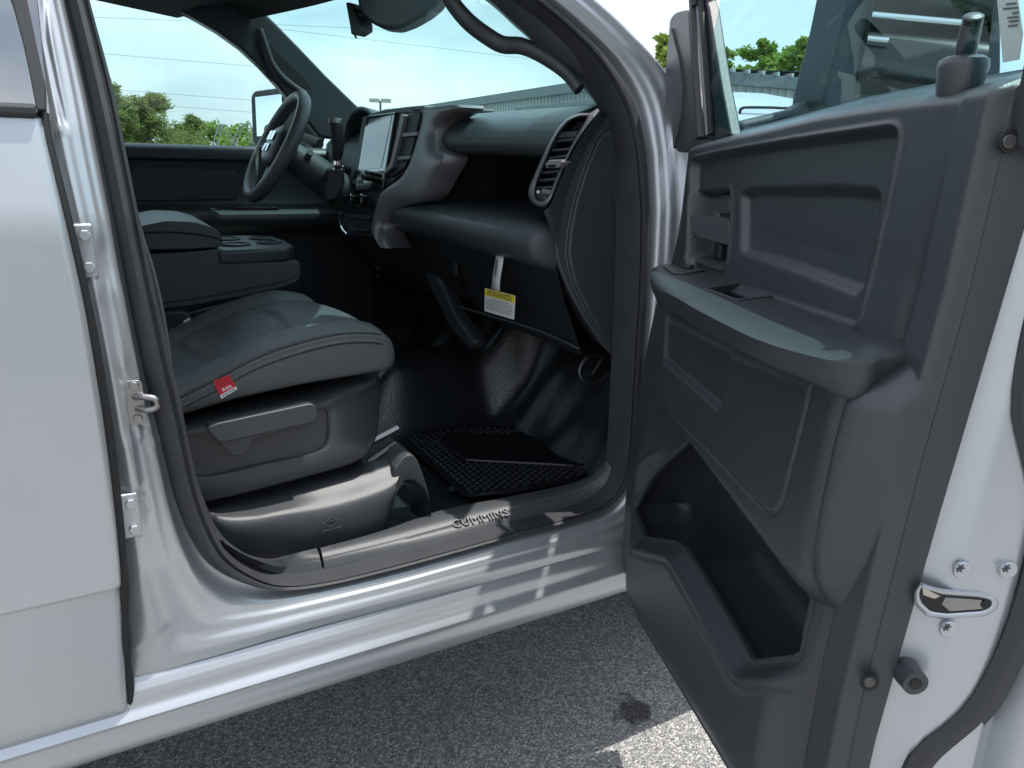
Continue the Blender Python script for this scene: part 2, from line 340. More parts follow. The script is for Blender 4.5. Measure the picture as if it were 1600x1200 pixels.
press([(98,198),(84,206)], -.005, .006); press([(160,385),(166,420),(172,448)], .006, .010); press([(140,460),(170,440),(190,470),(195,560)], -.004, .014)
press([(222,672),(262,668),(268,690),(232,700)], -.006, .009); press([(195,770),(225,780),(232,800)], .005, .012); press([(200,690),(215,760)], -.005, .014)
BS = grid('body_side', A.tolist(), 'silver', T, angle=60, solid=-.0015)
# weatherstrip in the opening
rows = []
for i in range(len(CS)):
    r = []
    for t, o in ((-.06,.088),(0,.076),(.15,.066),(.4,.060),(.62,.062),(.70,.070),(.76,.070),(.86,.066),(.97,.078),(1.05,.115),(1.12,.14)):
        p = CS[i, :3]*(1-t)+CI[i, :3]*t; r.append([p[0], g(p[2])+o, p[2]])
    rows.append(r)
grid('door_weatherstrip', rows, 'rubber', T, angle=50)

# ------------------------------------------------------------------ rocker panel
PR = [(.050,.606),(.044,.590),(.030,.578),(.012,.562),(.001,.545),(-.003,.527),(0,.512),(.012,.500),(.030,.482),(.055,.458),(.070,.446),(.09,.440),(.14,.44)]
zT = np.array([pS(x, y, .034)[2] for x, y in ((330,1027),(600,952),(900,873))]).mean()
PR = [(g(zT)+.036+.006, zT+.004),(g(zT)+.034, zT-.002),(g(zT)+.030, zT-.010),(g(zT)+.024, zT-.022),(g(zT)+.022, zT-.044),(g(zT)+.014, zT-.054),(g(zT)+.010, zT-.060),(g(zT)+.015, zT-.067),(g(zT)+.026, zT-.078),(.046, zT-.105),(.056, zT-.128),(.064, zT-.138),(.075, zT-.143),(.14, zT-.145)]
xs = list(np.linspace(-2.2, 1.15, 24))
rp = spline([(a, b, 0) for a, b in PR], 40)
grid('rocker_panel', [[(x, q[0], q[1]) for q in rp] for x in xs], 'silver', T, angle=60)
# ------------------------------------------------------------------ rear door (closed)
E_ = [(20,-160),(36,-70),(52,90),(65,185),(88,285),(110,380),(130,470),(146,560),(162,660),(175,760),(184,840),(190,915),(195,1010),(200,1106)]
ED = spline([pS(x, y, 0) for x, y in E_], 90)
ED = ED[np.argsort(ED[:, 2])]
def xe(z): return float(np.interp(z, ED[:, 2], ED[:, 0]))
zc = pS(95, 940, 0)[2]; zb = pS(100, 1144, .02)[2]; zt_ = pS(27, 184, .0)[2]
zs = list(np.linspace(zb, zc-.006, 16))+list(np.linspace(zc-.004, zc+.006, 6))+list(np.linspace(zc+.01, zt_, 26))
rows = []
for z in zs:
    o = .006*(1-smooth(zc-.006, zc+.002, z)) if z < zc+.01 else 0
    o += .012*(1-smooth(zb, zb+.022, z))-.004*math.exp(-((z-zb-.05)/.02)**2)
    x1 = xe(z); r = [(x, g(z)+o, z) for x in np.linspace(-1.6, x1-.012, 14)]
    for a in np.linspace(.2, 1, 6)*math.pi/2: r.append((x1-.012+.012*math.sin(a), g(z)+o+.012*(1-math.cos(a)), z))
    r += [(x1-.001, g(z)+.026, z), (x1-.03, g(z)+.028, z)]
    rows.append(r)
rows.insert(0, [(p[0], p[1]+.02, p[2]+.004) for p in rows[0]]); rows.insert(0, [(p[0], p[1]+.02, p[2]+.03) for p in rows[0]])
rows.append([(p[0], p[1]+.012, p[2]+.004) for p in rows[-1]])
RD = grid('rear_door', rows, 'silver', T, angle=50)
bz = [pS(27, 183, -.004)[2], pS(27, 161, -.004)[2]]; x1 = pS(56, 172, 0)[0]
pr = [(-.004,0),(-.010,.25),(-.010,.75),(-.003,1),(.03,1),(.03,0)]
prism('belt_molding', [(x1, g(bz[0])+a, bz[0]+(bz[1]-bz[0])*b) for a, b in pr], (-1.6, 0, 0), 'rubber', RD, bevel=.002)
# black frame trim and dark glass of the rear door window
fl = [pS(x, y, -.004) for x, y in ((-40,-160),(18,0),(34,60),(45,110),(57,172),(71,172),(70,128),(62,95),(42,0),(26,-80),(8,-160))]
prism('window_frame_trim', fl, (0, .03, 0), 'rubber', RD, bevel=.002)
gl = [(-1.6, g(z)+.012, z) for z in np.linspace(bz[1]-.01, 1.85, 8)]; gr = [(xe(min(z, 1.8))+.010, g(z)+.012, z) for z in np.linspace(bz[1]-.01, 1.85, 8)]
grid('window_glass', [gl, gr], 'glass_privacy', RD)
# rubber lip running down the gap
lip = spline([pS(x, y, .016) for x, y in ((66,176),(74,222),(98,318),(118,400),(136,480),(152,565),(168,665),(180,765),(189,850),(194,920),(198,1010),(204,1108))], 70)
tube('gap_seal', lip, [.007+.0015*math.sin(i*.9)*(i > 45) for i in range(70)], 'rubber_black', RD, seg=8)
for k, (cx, cy) in enumerate(((128,392),(200,805))):      # rear door hinges bolted to the pillar
    c = pS(cx, cy, .040); ex = np.array([1, .1, 0]); h = box('door_hinge', c, .034, .012, .075, 'silver', T, bevel=.004)
    tube('hinge_pin', [c+np.array([-.018,-.004,z]) for z in (-.046,-.01,.03,.046)], .0075, 'steel', h, seg=10)
    for dz in (-.022,.022): disc('bolt', c+np.array([.006,-.006,dz]), (0,-1,0), .008, .006, 'silver', h, seg=6)
# striker loop on the pillar
c = pS(212, 628, .052)
st = prism('door_striker', roundpoly([c+np.array(q) for q in ((-.012,0,-.035),(.012,0,-.035),(.012,0,.035),(-.012,0,.035))], .008), (0,-.006,0), 'steel', T, bevel=.001)
tube('striker_loop', spline([c+np.array(q) for q in ((-.002,-.004,.009),(.014,-.014,.010),(.026,-.018,.006),(.027,-.018,-.006),(.014,-.014,-.010),(.0,-.004,-.009))], 22), .005, 'steel', st)
for dz in (-.025,.027): disc('bolt', c+np.array([0,-.006,dz]), (0,-1,0), .007, .004, 'steel', st, seg=8)
# ------------------------------------------------------------------ sill plates
def sill(name, pts, label=None):          # pts: [(outer px, inner px)]
    rows = []
    for q_ in pts:
        (ox, oy), (ix, iy) = q_[:2]; hs = q_[2] if len(q_) > 2 else 1.
        o = pS(ox, oy, .112); i_ = pZ(ix, iy, o[2]+.026*hs); d = (i_-o); 
        rows.append([o+np.array([0,-.004,-.02]), o+np.array([0,-.006,0])]+[o+d*t+np.array([0,0,h*hs]) for t, h in ((.02,.008),(.08,.014),(.20,.016),(.27,.013),(.33,.0155),(.6,.012),(.9,.006),(1.0,0),(1.05,-.03))])
    rows = np.array(rows); n = len(rows)
    return grid(name, [spline(rows[:, j], 40) for j in range(rows.shape[1])], 'plastic_warm', T, angle=45)
sill('sill_corner_trim', [((332,842),(350,846),.1),((354,866),(386,866),.15),((392,888),(428,874),.5),((437,899),(462,866)),((503,893),(494,857))])
SP = sill('sill_plate', [((507,892),(500,857)),((600,870),(595,830)),((700,844),(690,797)),((800,817),(790,777)),((893,792),(880,758)),((935,770),(925,742)),((955,740),(945,722))])
from mathutils.bvhtree import BVHTree
bv = BVHTree.FromPolygons([v.co for v in SP.data.vertices], [tuple(p.vertices) for p in SP.data.polygons])
def onsill(x, y):
    q = bv.ray_cast(Vector(CAM), Vector(ray(x, y)).normalized())[0]; return np.array(q if q is not None else pZ(x, y, .66))
a, b, c3, d3 = onsill(700, 823), onsill(800, 800), onsill(745, 804), onsill(755, 819); ex = b-a; ey = c3-d3; nn3 = np.cross(ex, ey); nn3 /= np.linalg.norm(nn3)
text('raised_lettering', 'CUMMINS', .030, (a+b)/2+nn3*.0016, ex, ey, 'plastic_warm', SP, depth=.0018)
tube('lower_bead', spline([pS(x, y, .100) for x, y in ((330,862),(380,895),(437,906),(505,899),(600,877),(700,851),(800,824),(893,800),(940,778),(960,745))], 60), .004, 'rubber_black', T, seg=6)
# ------------------------------------------------------------------ floor, toe board, tunnel
rng = random.Random(4)
def nz2(x, y, s=1.):
    return sum(math.sin(x*s*a+b)*math.sin(y*s*c_+d_) for a, b, c_, d_ in ((9,1,7,2),(17,3,13,1),(5,.4,21,4),(29,2,11,.3)))/4
rows = []
for Y in np.linspace(.12, 1.85, 70):
    r = []
    for X in np.linspace(-.4, 1.55, 80):
        z = .575 + (max(0, X-1.06)**1.25*1.75)
        z += .20*smooth(.82, .95, Y)*(1-smooth(1.10, 1.22, Y))*smooth(.55, .8, X)
        z += (.040*nz2(X, Y, 1.5)+.016*math.sin(Y*31+2*math.sin(X*9)+X*6))*smooth(1.03, 1.16, X)*(1-.6*smooth(1.25, 1.4, X))+.003*nz2(X, Y, 2.)
        z += .03*(1-smooth(.13, .19, Y))
        r.append((X, Y, z))
    rows.append(r)
grid('floor_covering', rows, 'vinyl', T, angle=80)
# kick panel beside the footwell, inner sill wall
kp = [pY(x, y, .165) for x, y in ((958,430),(968,560),(964,700),(957,740))]+[np.array([1.5,.165,.56]), np.array([1.5,.165,1.3])]
prism('kick_panel', kp, (0,-.03,0), 'carpet', T, bevel=.004)
# vinyl hump in front of the seat riser
hp = []
for a in np.linspace(0, math.pi, 14):
    hp.append([pY(612+62*(1-math.cos(a))/2*1.0, 812-60*math.sin(a)**.8, .185+.0*a)+np.array([0, dy, -.012*k]) for k, dy in enumerate((0,.02,.06,.12))])
grid('floor_hump', hp, 'vinyl', T, angle=60)
# ------------------------------------------------------------------ passenger seat
X0, X1 = -.02, .528
_sm = np.array([pY(x, y, .252)[[0, 2]] for x, y in ((283,628),(333,603),(400,567),(467,543),(533,528),(583,527),(612,533))]); _sm = np.vstack([[X0, _sm[0, 1]-.03], _sm])
_bs = np.array([pY(x, y, .250)[[0, 2]] for x, y in ((287,648),(367,624),(467,602),(613,577))]); _bs = np.vstack([[X0, _bs[0, 1]-.025], _bs])
_sm = np.vstack([_sm[:1], spline(_sm[1:], 30)])
def seam_z(X): return float(np.interp(X, _sm[:, 0], _sm[:, 1]))
def base_z(X): return float(np.interp(X, _bs[:, 0], _bs[:, 1]))
XR = .500
ss = np.r_[np.linspace(X0, XR, 60), XR+(X1-XR)*np.sin(np.linspace(.08, 1, 14)*math.pi/2)]
prof = [(.30,'b',-.004),(.258,'b',-.002),(.251,'b',.004),(.247,'m',0),(.2475,'s',-.012),(.250,'s',-.006),(.2535,'s',-.0045),(.2535,'s',.0005),(.2545,'s',.004),(.262,'s',.0105),(.278,'s',.017),(.305,'s',.022),(.335,'s',.0225),(.362,'s',.017),(.378,'s',.009),(.385,'s',.003),(.393,'s',.006),(.42,'s',.010),(.48,'s',.013),(.54,'s',.014),(.60,'s',.012),(.645,'s',.009),(.652,'s',.004),(.660,'s',.008),(.68,'s',.019),(.71,'s',.024),(.74,'s',.020),(.77,'s',.006),(.785,'s',-.016),(.79,'m',0),(.785,'b',0)]
Yc = .525; rows = []
for X in ss:
    k = math.sqrt(max(0, 1-((X-XR)/(X1-XR+.0005))**2)) if X > XR else 1.
    r = []
    for Y, w_, dz in prof:
        zs_, zb_ = seam_z(X), base_z(X); z = {'b': zb_+dz, 'm': (zb_+zs_)/2, 's': zs_+(dz if Y < .27 else dz*.72)}[w_]
        zm = zb_+.02; z = zm+(z-zm)*(.45+.55*k); Yn = Yc+(Y-Yc)*(.95+.05*k); far = smooth(.4, .8, Y); r.append([X-.05*far*smooth(.3, .5, X), Yn, z])
    rows.append(r)
A2 = np.array(rows)
def dent(line, depth, width):
    d = pdist(line, A2[:, :, 0], A2[:, :, 1]); top = np.array([p[1] == 's' for p in prof])[None, :]; A2[:, :, 2] -= depth*(1-smooth(0, width, d))*top
fine = []                                                # refine across so that seams read
idx = np.linspace(0, len(prof)-1, 96)
A2 = np.array([[[np.interp(t, range(len(prof)), A2[i, :, k]) for k in range(3)] for t in idx] for i in range(len(ss))])
def dent(line, depth, width):
    d = pdist(line, A2[:, :, 0], A2[:, :, 1]); m_ = (idx > 13) & (idx < 23.5); A2[:, :, 2] -= depth*(1-smooth(0, width, d))*m_[None, :]
c1 = [pZ(x, y, 1.02)[:2] for x, y in ((385,505),(415,505),(436,515),(448,530))]; dent([c1[0]+(c1[0]-c1[1])*.2]+c1, .011, .014)
c2 = [pZ(x, y, .985)[:2] for x, y in ((292,538),(315,555),(340,577))]; dent(c2, .010, .013)
PS_ = grid('passenger_seat', A2.tolist(), 'leather', T, angle=70)
tag(PS_, 'black leather passenger seat cushion')
me = PS_.data; me.materials.append(M['leather_insert'])
for p in me.polygons:
    c = p.center
    if .386 < c[1] < .652 and c[2] > seam_z(c[0])-.004 and c[0] < .475: p.material_index = 1
# stitching: two rows of short threads along the side seam
for y_, dz in ((.2478,-.0105),(.2560,.0075)):
    v, f_ = [], []
    path = np.array([[X, y_, seam_z(X)+dz] for X in np.linspace(.02, XR, 200)]); path = resample(path, 92)
    for i in range(0, 91):
        a, b = path[i], path[i]+(path[i+1]-path[i])*.62; n_ = np.array([0,-.0022,.0012]); s_ = np.array([0,.0006,.0021])
        k = len(v); v += [a-s_, b-s_, b+s_, a+s_, a-s_*.6+n_, b-s_*.6+n_, b+s_*.6+n_, a+s_*.6+n_]
        f_ += [(k+4,k+5,k+6,k+7),(k,k+1,k+5,k+4),(k+1,k+2,k+6,k+5),(k+2,k+3,k+7,k+6),(k+3,k,k+4,k+7)]
    tag(obj('seam_stitching', v, f_, 'thread_light' if dz > 0 else 'thread', PS_, smooth=False), kind='stuff')
# side trim with the lever's recess
def Yside(x, y): return pY(x, y, .238)
outer = [(262,683),(285,674),(400,651),(508,628),(530,618),(585,602),(606,596),(613,602),(612,640),(600,690),(575,715),(540,730),(440,757),(360,778),(310,788),(262,790)]
inner = [(268,690),(300,680),(420,656),(505,640),(514,645),(513,690),(505,703),(488,710),(420,724),(335,744),(312,745),(268,745)]
of = resample(roundpoly([np.array(q, float) for q in outer], 12), 200, True); nf = resample(roundpoly([np.array(q, float) for q in inner], 8), 200, True)
def polar(loop, c, n=160):
    o = []; L_ = np.vstack([loop, loop[:1]])
    for a in np.linspace(0, 2*math.pi, n, endpoint=False):
        d = np.array([math.cos(a), math.sin(a)]); best = 0
        for p, q in zip(L_[:-1], L_[1:]):
            e = q-p; den = d[0]*e[1]-d[1]*e[0]
            if abs(den) < 1e-9: continue
            w_ = p-c; t = (w_[0]*e[1]-w_[1]*e[0])/den; s = (w_[0]*d[1]-w_[1]*d[0])/den
            if t > 0 and -1e-6 <= s <= 1+1e-6: best = max(best, t)
        o.append(c+d*best)
    return np.array(o)
cc = np.array([400., 690.]); po, pi_ = polar(of, cc), polar(nf, cc)
def ringpt(i, t, dy, rnd=0):
    q = po[i]*(1-t)+pi_[i]*t; p = Yside(*q); X = p[0]; back = .10*max(0, (X-.44)/.09)**2 if X > .44 else 0
    return [p[0], p[1]+dy+back, p[2]]
rows = [[ringpt(i, t, dy) for i in range(160)] for t, dy in ((0,.10),(0,.012),(.03,.003),(.10,0),(.85,0),(.96,.002),(1,.007),(1,.014),(1.1,.0155),(1.6,.016))]
rows.append([np.mean(rows[-1], axis=0)]*160)
ST = grid('side_trim', rows, 'plastic_warm', PS_, cu=True, angle=45)
lv = [(320,663),(336,658),(480,627),(490,632),(491,650),(486,655),(392,684),(388,700),(372,710),(358,707)]
prism('adjuster_lever', [Yside(x, y)+np.array([0,-.010,0]) for x, y in [tuple(q) for q in roundpoly([np.array(q, float) for q in lv], 9)]], (0,.022,0), 'plastic_warm', PS_, bevel=.005, seg=3)
lb = [(320,664),(334,657),(480,626),(489,629),(492,640),(490,650),(482,656),(400,674),(345,686),(334,682)]
prism('lever_grip', [Yside(x, y)+np.array([0,-.020,0]) for x, y in [tuple(q) for q in roundpoly([np.array(q, float) for q in lb], 7)]], (0,.020,0), 'plastic_warm', PS_, bevel=.006, seg=4)
# riser cover
sta = [((322,812),(318,795),(317,786)),((330,838),(331,806),(330,788)),((352,862),(352,815),(350,787)),((393,874),(394,815),(395,782)),((437,874),(440,808),(450,770)),((500,863),(512,800),(522,748)),((560,845),(572,783),(580,732)),((583,834),(594,776),(606,722)),((600,824),(611,768),(622,714)),((610,812),(620,760),(634,706))]
Yf = [.25,.222,.205,.197,.194,.194,.194,.196,.200,.206]; rows = []
for (b_, s_, t_), Yo in zip(sta, Yf):
    B, Sx = pY(*b_, Yo+.006), pY(*s_, Yo); Tx = pY(*t_, Yo+.065)
    rows.append([B+np.array([0,.002,-.03]), B, B*.66+Sx*.34+np.array([0,-.003,0]), B*.3+Sx*.7+np.array([0,-.003,0]), B*.1+Sx*.9+np.array([0,-.001,0]), Sx+np.array([0,.004,.004]), Sx*.8+Tx*.2+np.array([0,0,.004]), Sx*.4+Tx*.6+np.array([0,0,.002]), Tx, Tx+np.array([0,.10,.0])])
rows = np.array(rows)
rc = np.array([spline(rows[:, j], 50) for j in range(rows.shape[1])]); rc = np.array([spline(rc[:, i], 30) for i in range(50)])
RC = grid('riser_cover', rc.tolist(), 'plastic_warm', PS_, angle=60)
ft = [(616,732),(628,716),(638,710),(646,711),(653,720),(661,740),(668,762),(673,785),(664,785),(657,765),(648,753),(637,751),(628,756),(620,768),(614,772)]
prism('riser_foot', [pY(x, y, .222) for x, y in ft], (0,.09,0), 'plastic_warm', PS_, bevel=.012, seg=4)
c = pY(518, 815, .188); ex = pY(540, 809, .188)-pY(498, 820, .188); ex /= np.linalg.norm(ex); ey = np.array([0,.05,1.]); 
for q in (((-.018,-.016),(.018,-.016),(.018,-.014),(-.018,-.014)), ((-.018,.0),(0,.013),(.018,0),(.015,0),(0,.0105),(-.015,0)), ((-.012,-.003),(0,-.012),(.012,-.003),(.009,-.002),(0,-.0085),(-.009,-.002)), ((-.006,.002),(.006,.002),(.006,.004),(-.006,.004))):
    prism('raised_emblem', [c+ex*a+ey*b for a, b in q], (0,-.003,0), 'plastic_warm', PS_, smooth=False)
# seat track
for k, (a, b) in enumerate((((560,700),(622,668)),((575,722),(618,692)))):
    A_, B_ = pY(*a, .30), pY(*b, .30); tube('seat_track', [A_, B_], .008, 'steel' if k == 0 else 'steel_dark', PS_, seg=6)
box('seat_pan', (.24,.52,.80), .46, .44, .22, 'plastic_black', PS_, bevel=.02)
# red cloth tag on the seam
c0 = [pY(x, y, .2445) for x, y in ((333,596),(358,586),(371,608),(346,623))]
def lerp4(c_, a, b): return (c_[0]*(1-a)+c_[1]*a)*(1-b)+(c_[3]*(1-a)+c_[2]*a)*b
TG = prism('seat_tag', c0, (0,.0016,0), 'red_tag', PS_, smooth=False); tag(TG, 'small red and white cloth tag on the seat seam')
prism('tag_band', [lerp4(c0, a, b)+np.array([0,-.0006,0]) for a, b in ((0,.80),(1,.80),(1,1),(0,1))], (0,.0004,0), 'tag_white', PS_, smooth=False)
for i in range(5):
    for j in range(3):
        a, b = .10+i*.18, .08+j*.15; prism('tag_dot', [lerp4(c0, a+s, b+t)+np.array([0,-.0005,0]) for s, t in ((0,0),(.10,0),(.10,.09),(0,.09))], (0,.0003,0), 'red_dark', PS_, smooth=False)
ex = c0[1]-c0[0]; ey = c0[0]-c0[3]
text('tag_lettering', 'RAM', .0085, lerp4(c0, .52, .64)+np.array([0,-.0008,0]), ex, ey, 'tag_white', PS_, depth=.0002, bold=.0003)
for a_, b_ in ((.12,.24),(.28,.46),(.52,.66),(.70,.88)): prism('tag_fine_print', [lerp4(c0, p, q)+np.array([0,-.0011,0]) for p, q in ((a_,.87),(b_,.87),(b_,.93),(a_,.93))], (0,.0003,0), 'ink', PS_, smooth=False)
# backrest, mostly behind the pillar
rows = []
for t in np.linspace(0, 1, 20):
    X, z = -.03-.20*t, .95+.68*t; w_ = .265-.03*t; th = .10-.03*t
    ring = []
    for a in np.linspace(0, 2*math.pi, 36, endpoint=False):
        ca, sa = math.cos(a), math.sin(a); ring.append((X-.06+th*np.sign(ca)*abs(ca)**.6, .525+w_*np.sign(sa)*abs(sa)**.45, z+.02*ca))
    rows.append(ring)
capgrid('backrest', rows, 'leather', PS_, angle=50)
# belt buckle on the inner side of the cushion
c = pZ(280, 503, 1.0); BK = prism('belt_buckle', [pY(x, y, .74) for x, y in ((255,488),(285,486),(302,494),(296,508),(280,521),(258,522))], (0,.03,0), 'plastic_black', PS_, bevel=.006, seg=3)
prism('buckle_button', [pY(x, y, .738) for x, y in ((281,514),(288,516),(299,502),(296,496),(288,501))], (0,.004,0), 'tag_white', PS_, bevel=.001)
tube('belt_stalk', spline([pY(x, y, .745) for x, y in ((290,492),(320,484),(345,478),(365,474))], 14), .004, 'plastic_black', PS_, seg=6)
tube('seat_belt', spline([pY(x, y, .30) for x, y in ((205,300),(222,370),(238,420),(252,480),(262,540),(266,575))], 30), .004, 'belt_web', T, seg=6)
# ------------------------------------------------------------------ folded centre seat with arm rest and cup holders
yn = .835
body = [(200,400),(235,397),(300,393),(345,388),(360,400),(400,410),(440,410),(468,407),(471,425),(468,440),(440,450),(300,478),(200,490)]
CN = prism('centre_console', roundpoly([pY(x, y, yn) for x, y in body], .012), (0,.33,0), 'pad', T, bevel=.012, seg=3)
deck = [(335,392),(350,384),(440,380),(462,386),(469,396),(467,408),(440,411),(400,411),(362,402)]
dk = [pY(x, y, yn-.004) for x, y in deck]
zd = 1.160
pts = [(.285,yn-.006),(.40,yn-.006),(.46,yn+.01),(.488,yn+.06),(.495,yn+.17),(.488,yn+.28),(.46,yn+.32),(.40,yn+.335),(.285,yn+.335)]
dkc = prism('cup_holder_deck', [(x, y, 1.118) for x, y in pts], (0,0,.036), 'plastic', CN, bevel=.010, seg=3)
for (x, y) in ((.345,yn+.10),(.345,yn+.24),(.435,yn+.12),(.435,yn+.23)):
    r = .036 if x < .4 else .030
    disc('cup_recess', (x, y, 1.1545), (0,0,1), r, .0012, 'plastic_black', dkc, seg=28, bevel=.0004)
    tube('cup_rim', [(x+r*math.cos(a), y+r*math.sin(a), 1.156) for a in np.linspace(0, 2*math.pi, 28, endpoint=False)], .003, 'plastic', dkc, seg=6, closed=True)
lid = [(200,360),(225,352),(260,345),(305,347),(335,356),(347,368),(348,380),(343,387),(300,390),(200,392)]
prism('arm_rest_lid', roundpoly([pY(x, y, yn-.008) for x, y in lid], .012), (0,.35,0), 'pad', CN, bevel=.016, seg=4)
tube('lid_piping', spline([pY(x, y, yn-.012) for x, y in ((200,366),(260,362),(310,366),(340,372),(347,376))], 26), .0018, 'thread', CN, seg=6)
tube('console_seam', spline([pY(x, y, yn-.001) for x, y in ((200,480),(300,467),(400,448),(440,440),(469,428))], 30), .0022, 'thread', CN, seg=6)
# ------------------------------------------------------------------ rest of the cab: roof, far side, windscreen, hood
YM = 1.0                                                   # centre line
def my(p): return np.array([p[0], 2*YM-p[1], p[2]])
rows = []
for X, hz in ((-1.75,1.90),(-1.65,1.965),(-1.2,1.99),(-.4,2.0),(.1,1.985),(.36,1.955),(.50,1.915),(.565,1.880)):
    r = []
    for t in np.linspace(-1, 1, 21):
        e = abs(t)**3.2; r.append((X+.22*(1-t*t)*smooth(-.4, .5, X), YM+t*.80, hz-.085*e*(X < .45)-.02*e))
    rows.append(r)
grid('roof_panel', rows, 'silver', T, solid=-.01)
grid('headliner', [[(p[0], YM+(p[1]-YM)*.97, p[2]-.045) for p in r] for r in rows], 'headliner', T)
# side rail over the near door opening joins roof and pillars
rail = [[(X, .215-.02*s, 1.88+.045*s) for s in (0,1)] for X in np.linspace(-1.75, .55, 8)]
for yy in (0, 1):
    rl = [(X, Y, z) for X, Y, z in ((-1.75,.20,1.87),(-.5,.195,1.90),(.1,.195,1.895),(.45,.20,1.865),(.62,.215,1.815),(.76,.22,1.735))]
    if yy: rl = [tuple(my(p)) for p in rl[:4]]+[(.58,1.762,1.815)]
    tube('roof_rail', spline(rl, 40), .052 if not yy else [.052*min(1, .25+(39-i)/12) for i in range(40)], 'silver' if not yy else 'headliner', T, seg=12)
# windscreen: curved sheet from header to cowl
def ws(t, s):                                              # t across -1..1, s 0 top .. 1 base
    bow = 1-t*t; X = .565+.60*s+.22*bow; return (X, YM+t*(.765+.10*s), 1.875-.455*s-.015*(1-bow))
grid('windscreen', [[ws(t, s) for t in np.linspace(-1, 1, 25)] for s in np.linspace(0, 1, 12)], 'glass_green', T)
# near A pillar inner trim with grab handle
tri = [(640,-110),(700,-52),(765,0),(795,28),(822,52),(845,76),(872,98),(905,128),(948,180),(962,205)]
tro = [(670,-110),(740,-50),(803,0),(840,30),(866,54),(888,76),(912,100),(945,148),(968,205),(974,235)]
rows = []
for (a, b), (c, d) in zip(tri, tro):
    A_ = pS(a, b, .165); B_ = pS(c, d, .115); rows.append([A_+np.array([.05,.07,0]), A_+np.array([.008,.012,0]), A_, A_*.6+B_*.4+np.array([-.002,-.012,.0]), B_+np.array([0,-.004,0]), B_+np.array([.02,-.004,0])])
rows = np.array(rows); AP = grid('pillar_trim', [spline(rows[:, j], 40) for j in range(6)], 'plastic_warm', T, angle=60)
hd = spline([pS(x, y, o) for x, y, o in ((668,-70,.20),(690,-28,.215),(706,3,.225),(732,34,.225),(762,57,.225),(786,70,.215),(815,72,.20),(846,86,.18),(882,112,.160),(905,140,.14))], 44)
tube('grab_handle', hd, [.0145+.005*math.sin(math.pi*min(1, i/40)) for i in range(44)], 'plastic', AP, seg=14, flat=.85)
# far A pillar trim and door frame (driver side)
fp = [(150,-90),(215,-6),(258,8),(300,27),(340,50),(376,76),(405,103),(432,132),(462,168),(500,215),(560,222),(590,190),(572,178),(548,155),(510,118),(470,76),(430,35),(403,9),(385,-10),(330,-70)]
FA = prism('far_pillar_trim', [pY(x, y, 1.735) for x, y in fp], (0,.06,0), 'plastic', T, bevel=.010, seg=3)
tube('grab_handle', spline([pY(x, y, 1.72) for x, y in ((405,45),(414,70),(424,98),(440,120),(462,138),(478,148))], 26), .013, 'plastic', FA, seg=10)
prism('handle_recess', [pY(x, y, 1.7335) for x, y in ((418,66),(440,88),(472,120),(488,140),(478,140),(455,126),(434,106))], (0,.002,0), 'plastic_black', FA, smooth=False)
ff = [(-.5,1.76,1.88), pY(120,-70,1.76), pY(222,-8,1.76), pY(300,20,1.76), pY(374,68,1.755), pY(428,124,1.75)]
tube('far_frame', spline(ff, 30), [.03-.018*max(0, (i-10)/19) for i in range(30)], 'headliner', T, seg=8)
# driver door: inner panel
def fz(y, Y=1.80): return pY(300, y, Y)[2]
prof_ = [(1.86,fz(226,1.86)),(1.835,fz(228,1.83)),(1.818,fz(232,1.82)),(1.810,fz(240,1.81)),(1.812,fz(248,1.81)),(1.826,fz(252,1.82)),(1.832,fz(270,1.83)),(1.832,fz(314,1.83)),(1.818,fz(322,1.82)),(1.790,fz(326,1.79)),(1.735,fz(331,1.735)),(1.715,fz(336,1.715)),(1.710,fz(348,1.71)),(1.725,fz(360,1.72)),(1.78,fz(370,1.78)),(1.80,1.02),(1.80,.62)]
FD = grid('driver_door', [[(x, y, z) for y, z in prof_] for x in np.linspace(-.5, 1.02, 24)], 'plastic', T, angle=40)
gap = [(x, y, z) for x in (-.5, 1.0) for y, z in ((1.86, fz(224,1.86)), (1.90, 1.85))]
obj('door_window', [(-.5,1.872,1.36),(1.0,1.872,1.36),(.60,1.79,1.86),(-.5,1.79,1.86)], [(0,1,2,3)], 'glass_side', FD, smooth=False)
prism('pull_recess', [pY(x, y, 1.765) for x, y in ((278,327),(344,326),(346,331),(280,332))], (0,.001,.0015), 'plastic_black', FD, smooth=False)
SW = prism('switch_panel', [pY(x, y, 1.755) for x, y in ((368,324),(432,324),(440,329),(372,331))], (0,.02,.004), 'piano', FD, bevel=.002)
for x in (380,394,410,422): prism('window_switch', [pY(x+a, 327+b, 1.752) for a, b in ((-4,0),(4,-1),(5,-4),(-3,-3))], (0,.012,.003), 'plastic_warm', FD, bevel=.001)
prism('upper_panel', roundpoly([pY(x, y, 1.826) for x, y in ((205,262),(365,266),(378,276),(372,312),(210,314))], .015), (0,.012,0), 'pad', FD, bevel=.003)
obj('door_skin', [(-1.75,1.99,.5),(1.05,1.99,.5),(1.05,1.975,1.40),(-1.75,1.975,1.40)], [(0,1,2,3)], 'silver', FD, smooth=False)
# driver side mirror outside the glass
def fm(x, y):
    t = (x-391)/71; return pY(x, y, 2.27-.27*t)
mo = [(391,150),(396,142),(440,136),(456,142),(462,170),(462,215),(455,230),(404,234),(394,224)]
FM = prism('driver_mirror', roundpoly([fm(x, y) for x, y in mo], .02), np.array([.13,.02,0]), 'plastic_black', T, bevel=.010, seg=3)
mg = [fm(x, y)+np.array([-.004,-.002,0]) for x, y in ((400,152),(441,147),(445,209),(403,213))]
prism('mirror_glass', mg, (.002,0,0), 'mirror', FM, smooth=False)
tube('mirror_arm', [(.70,2.12,1.47),(.82,2.0,1.44),(.86,1.93,1.42)], .022, 'plastic_black', FM)
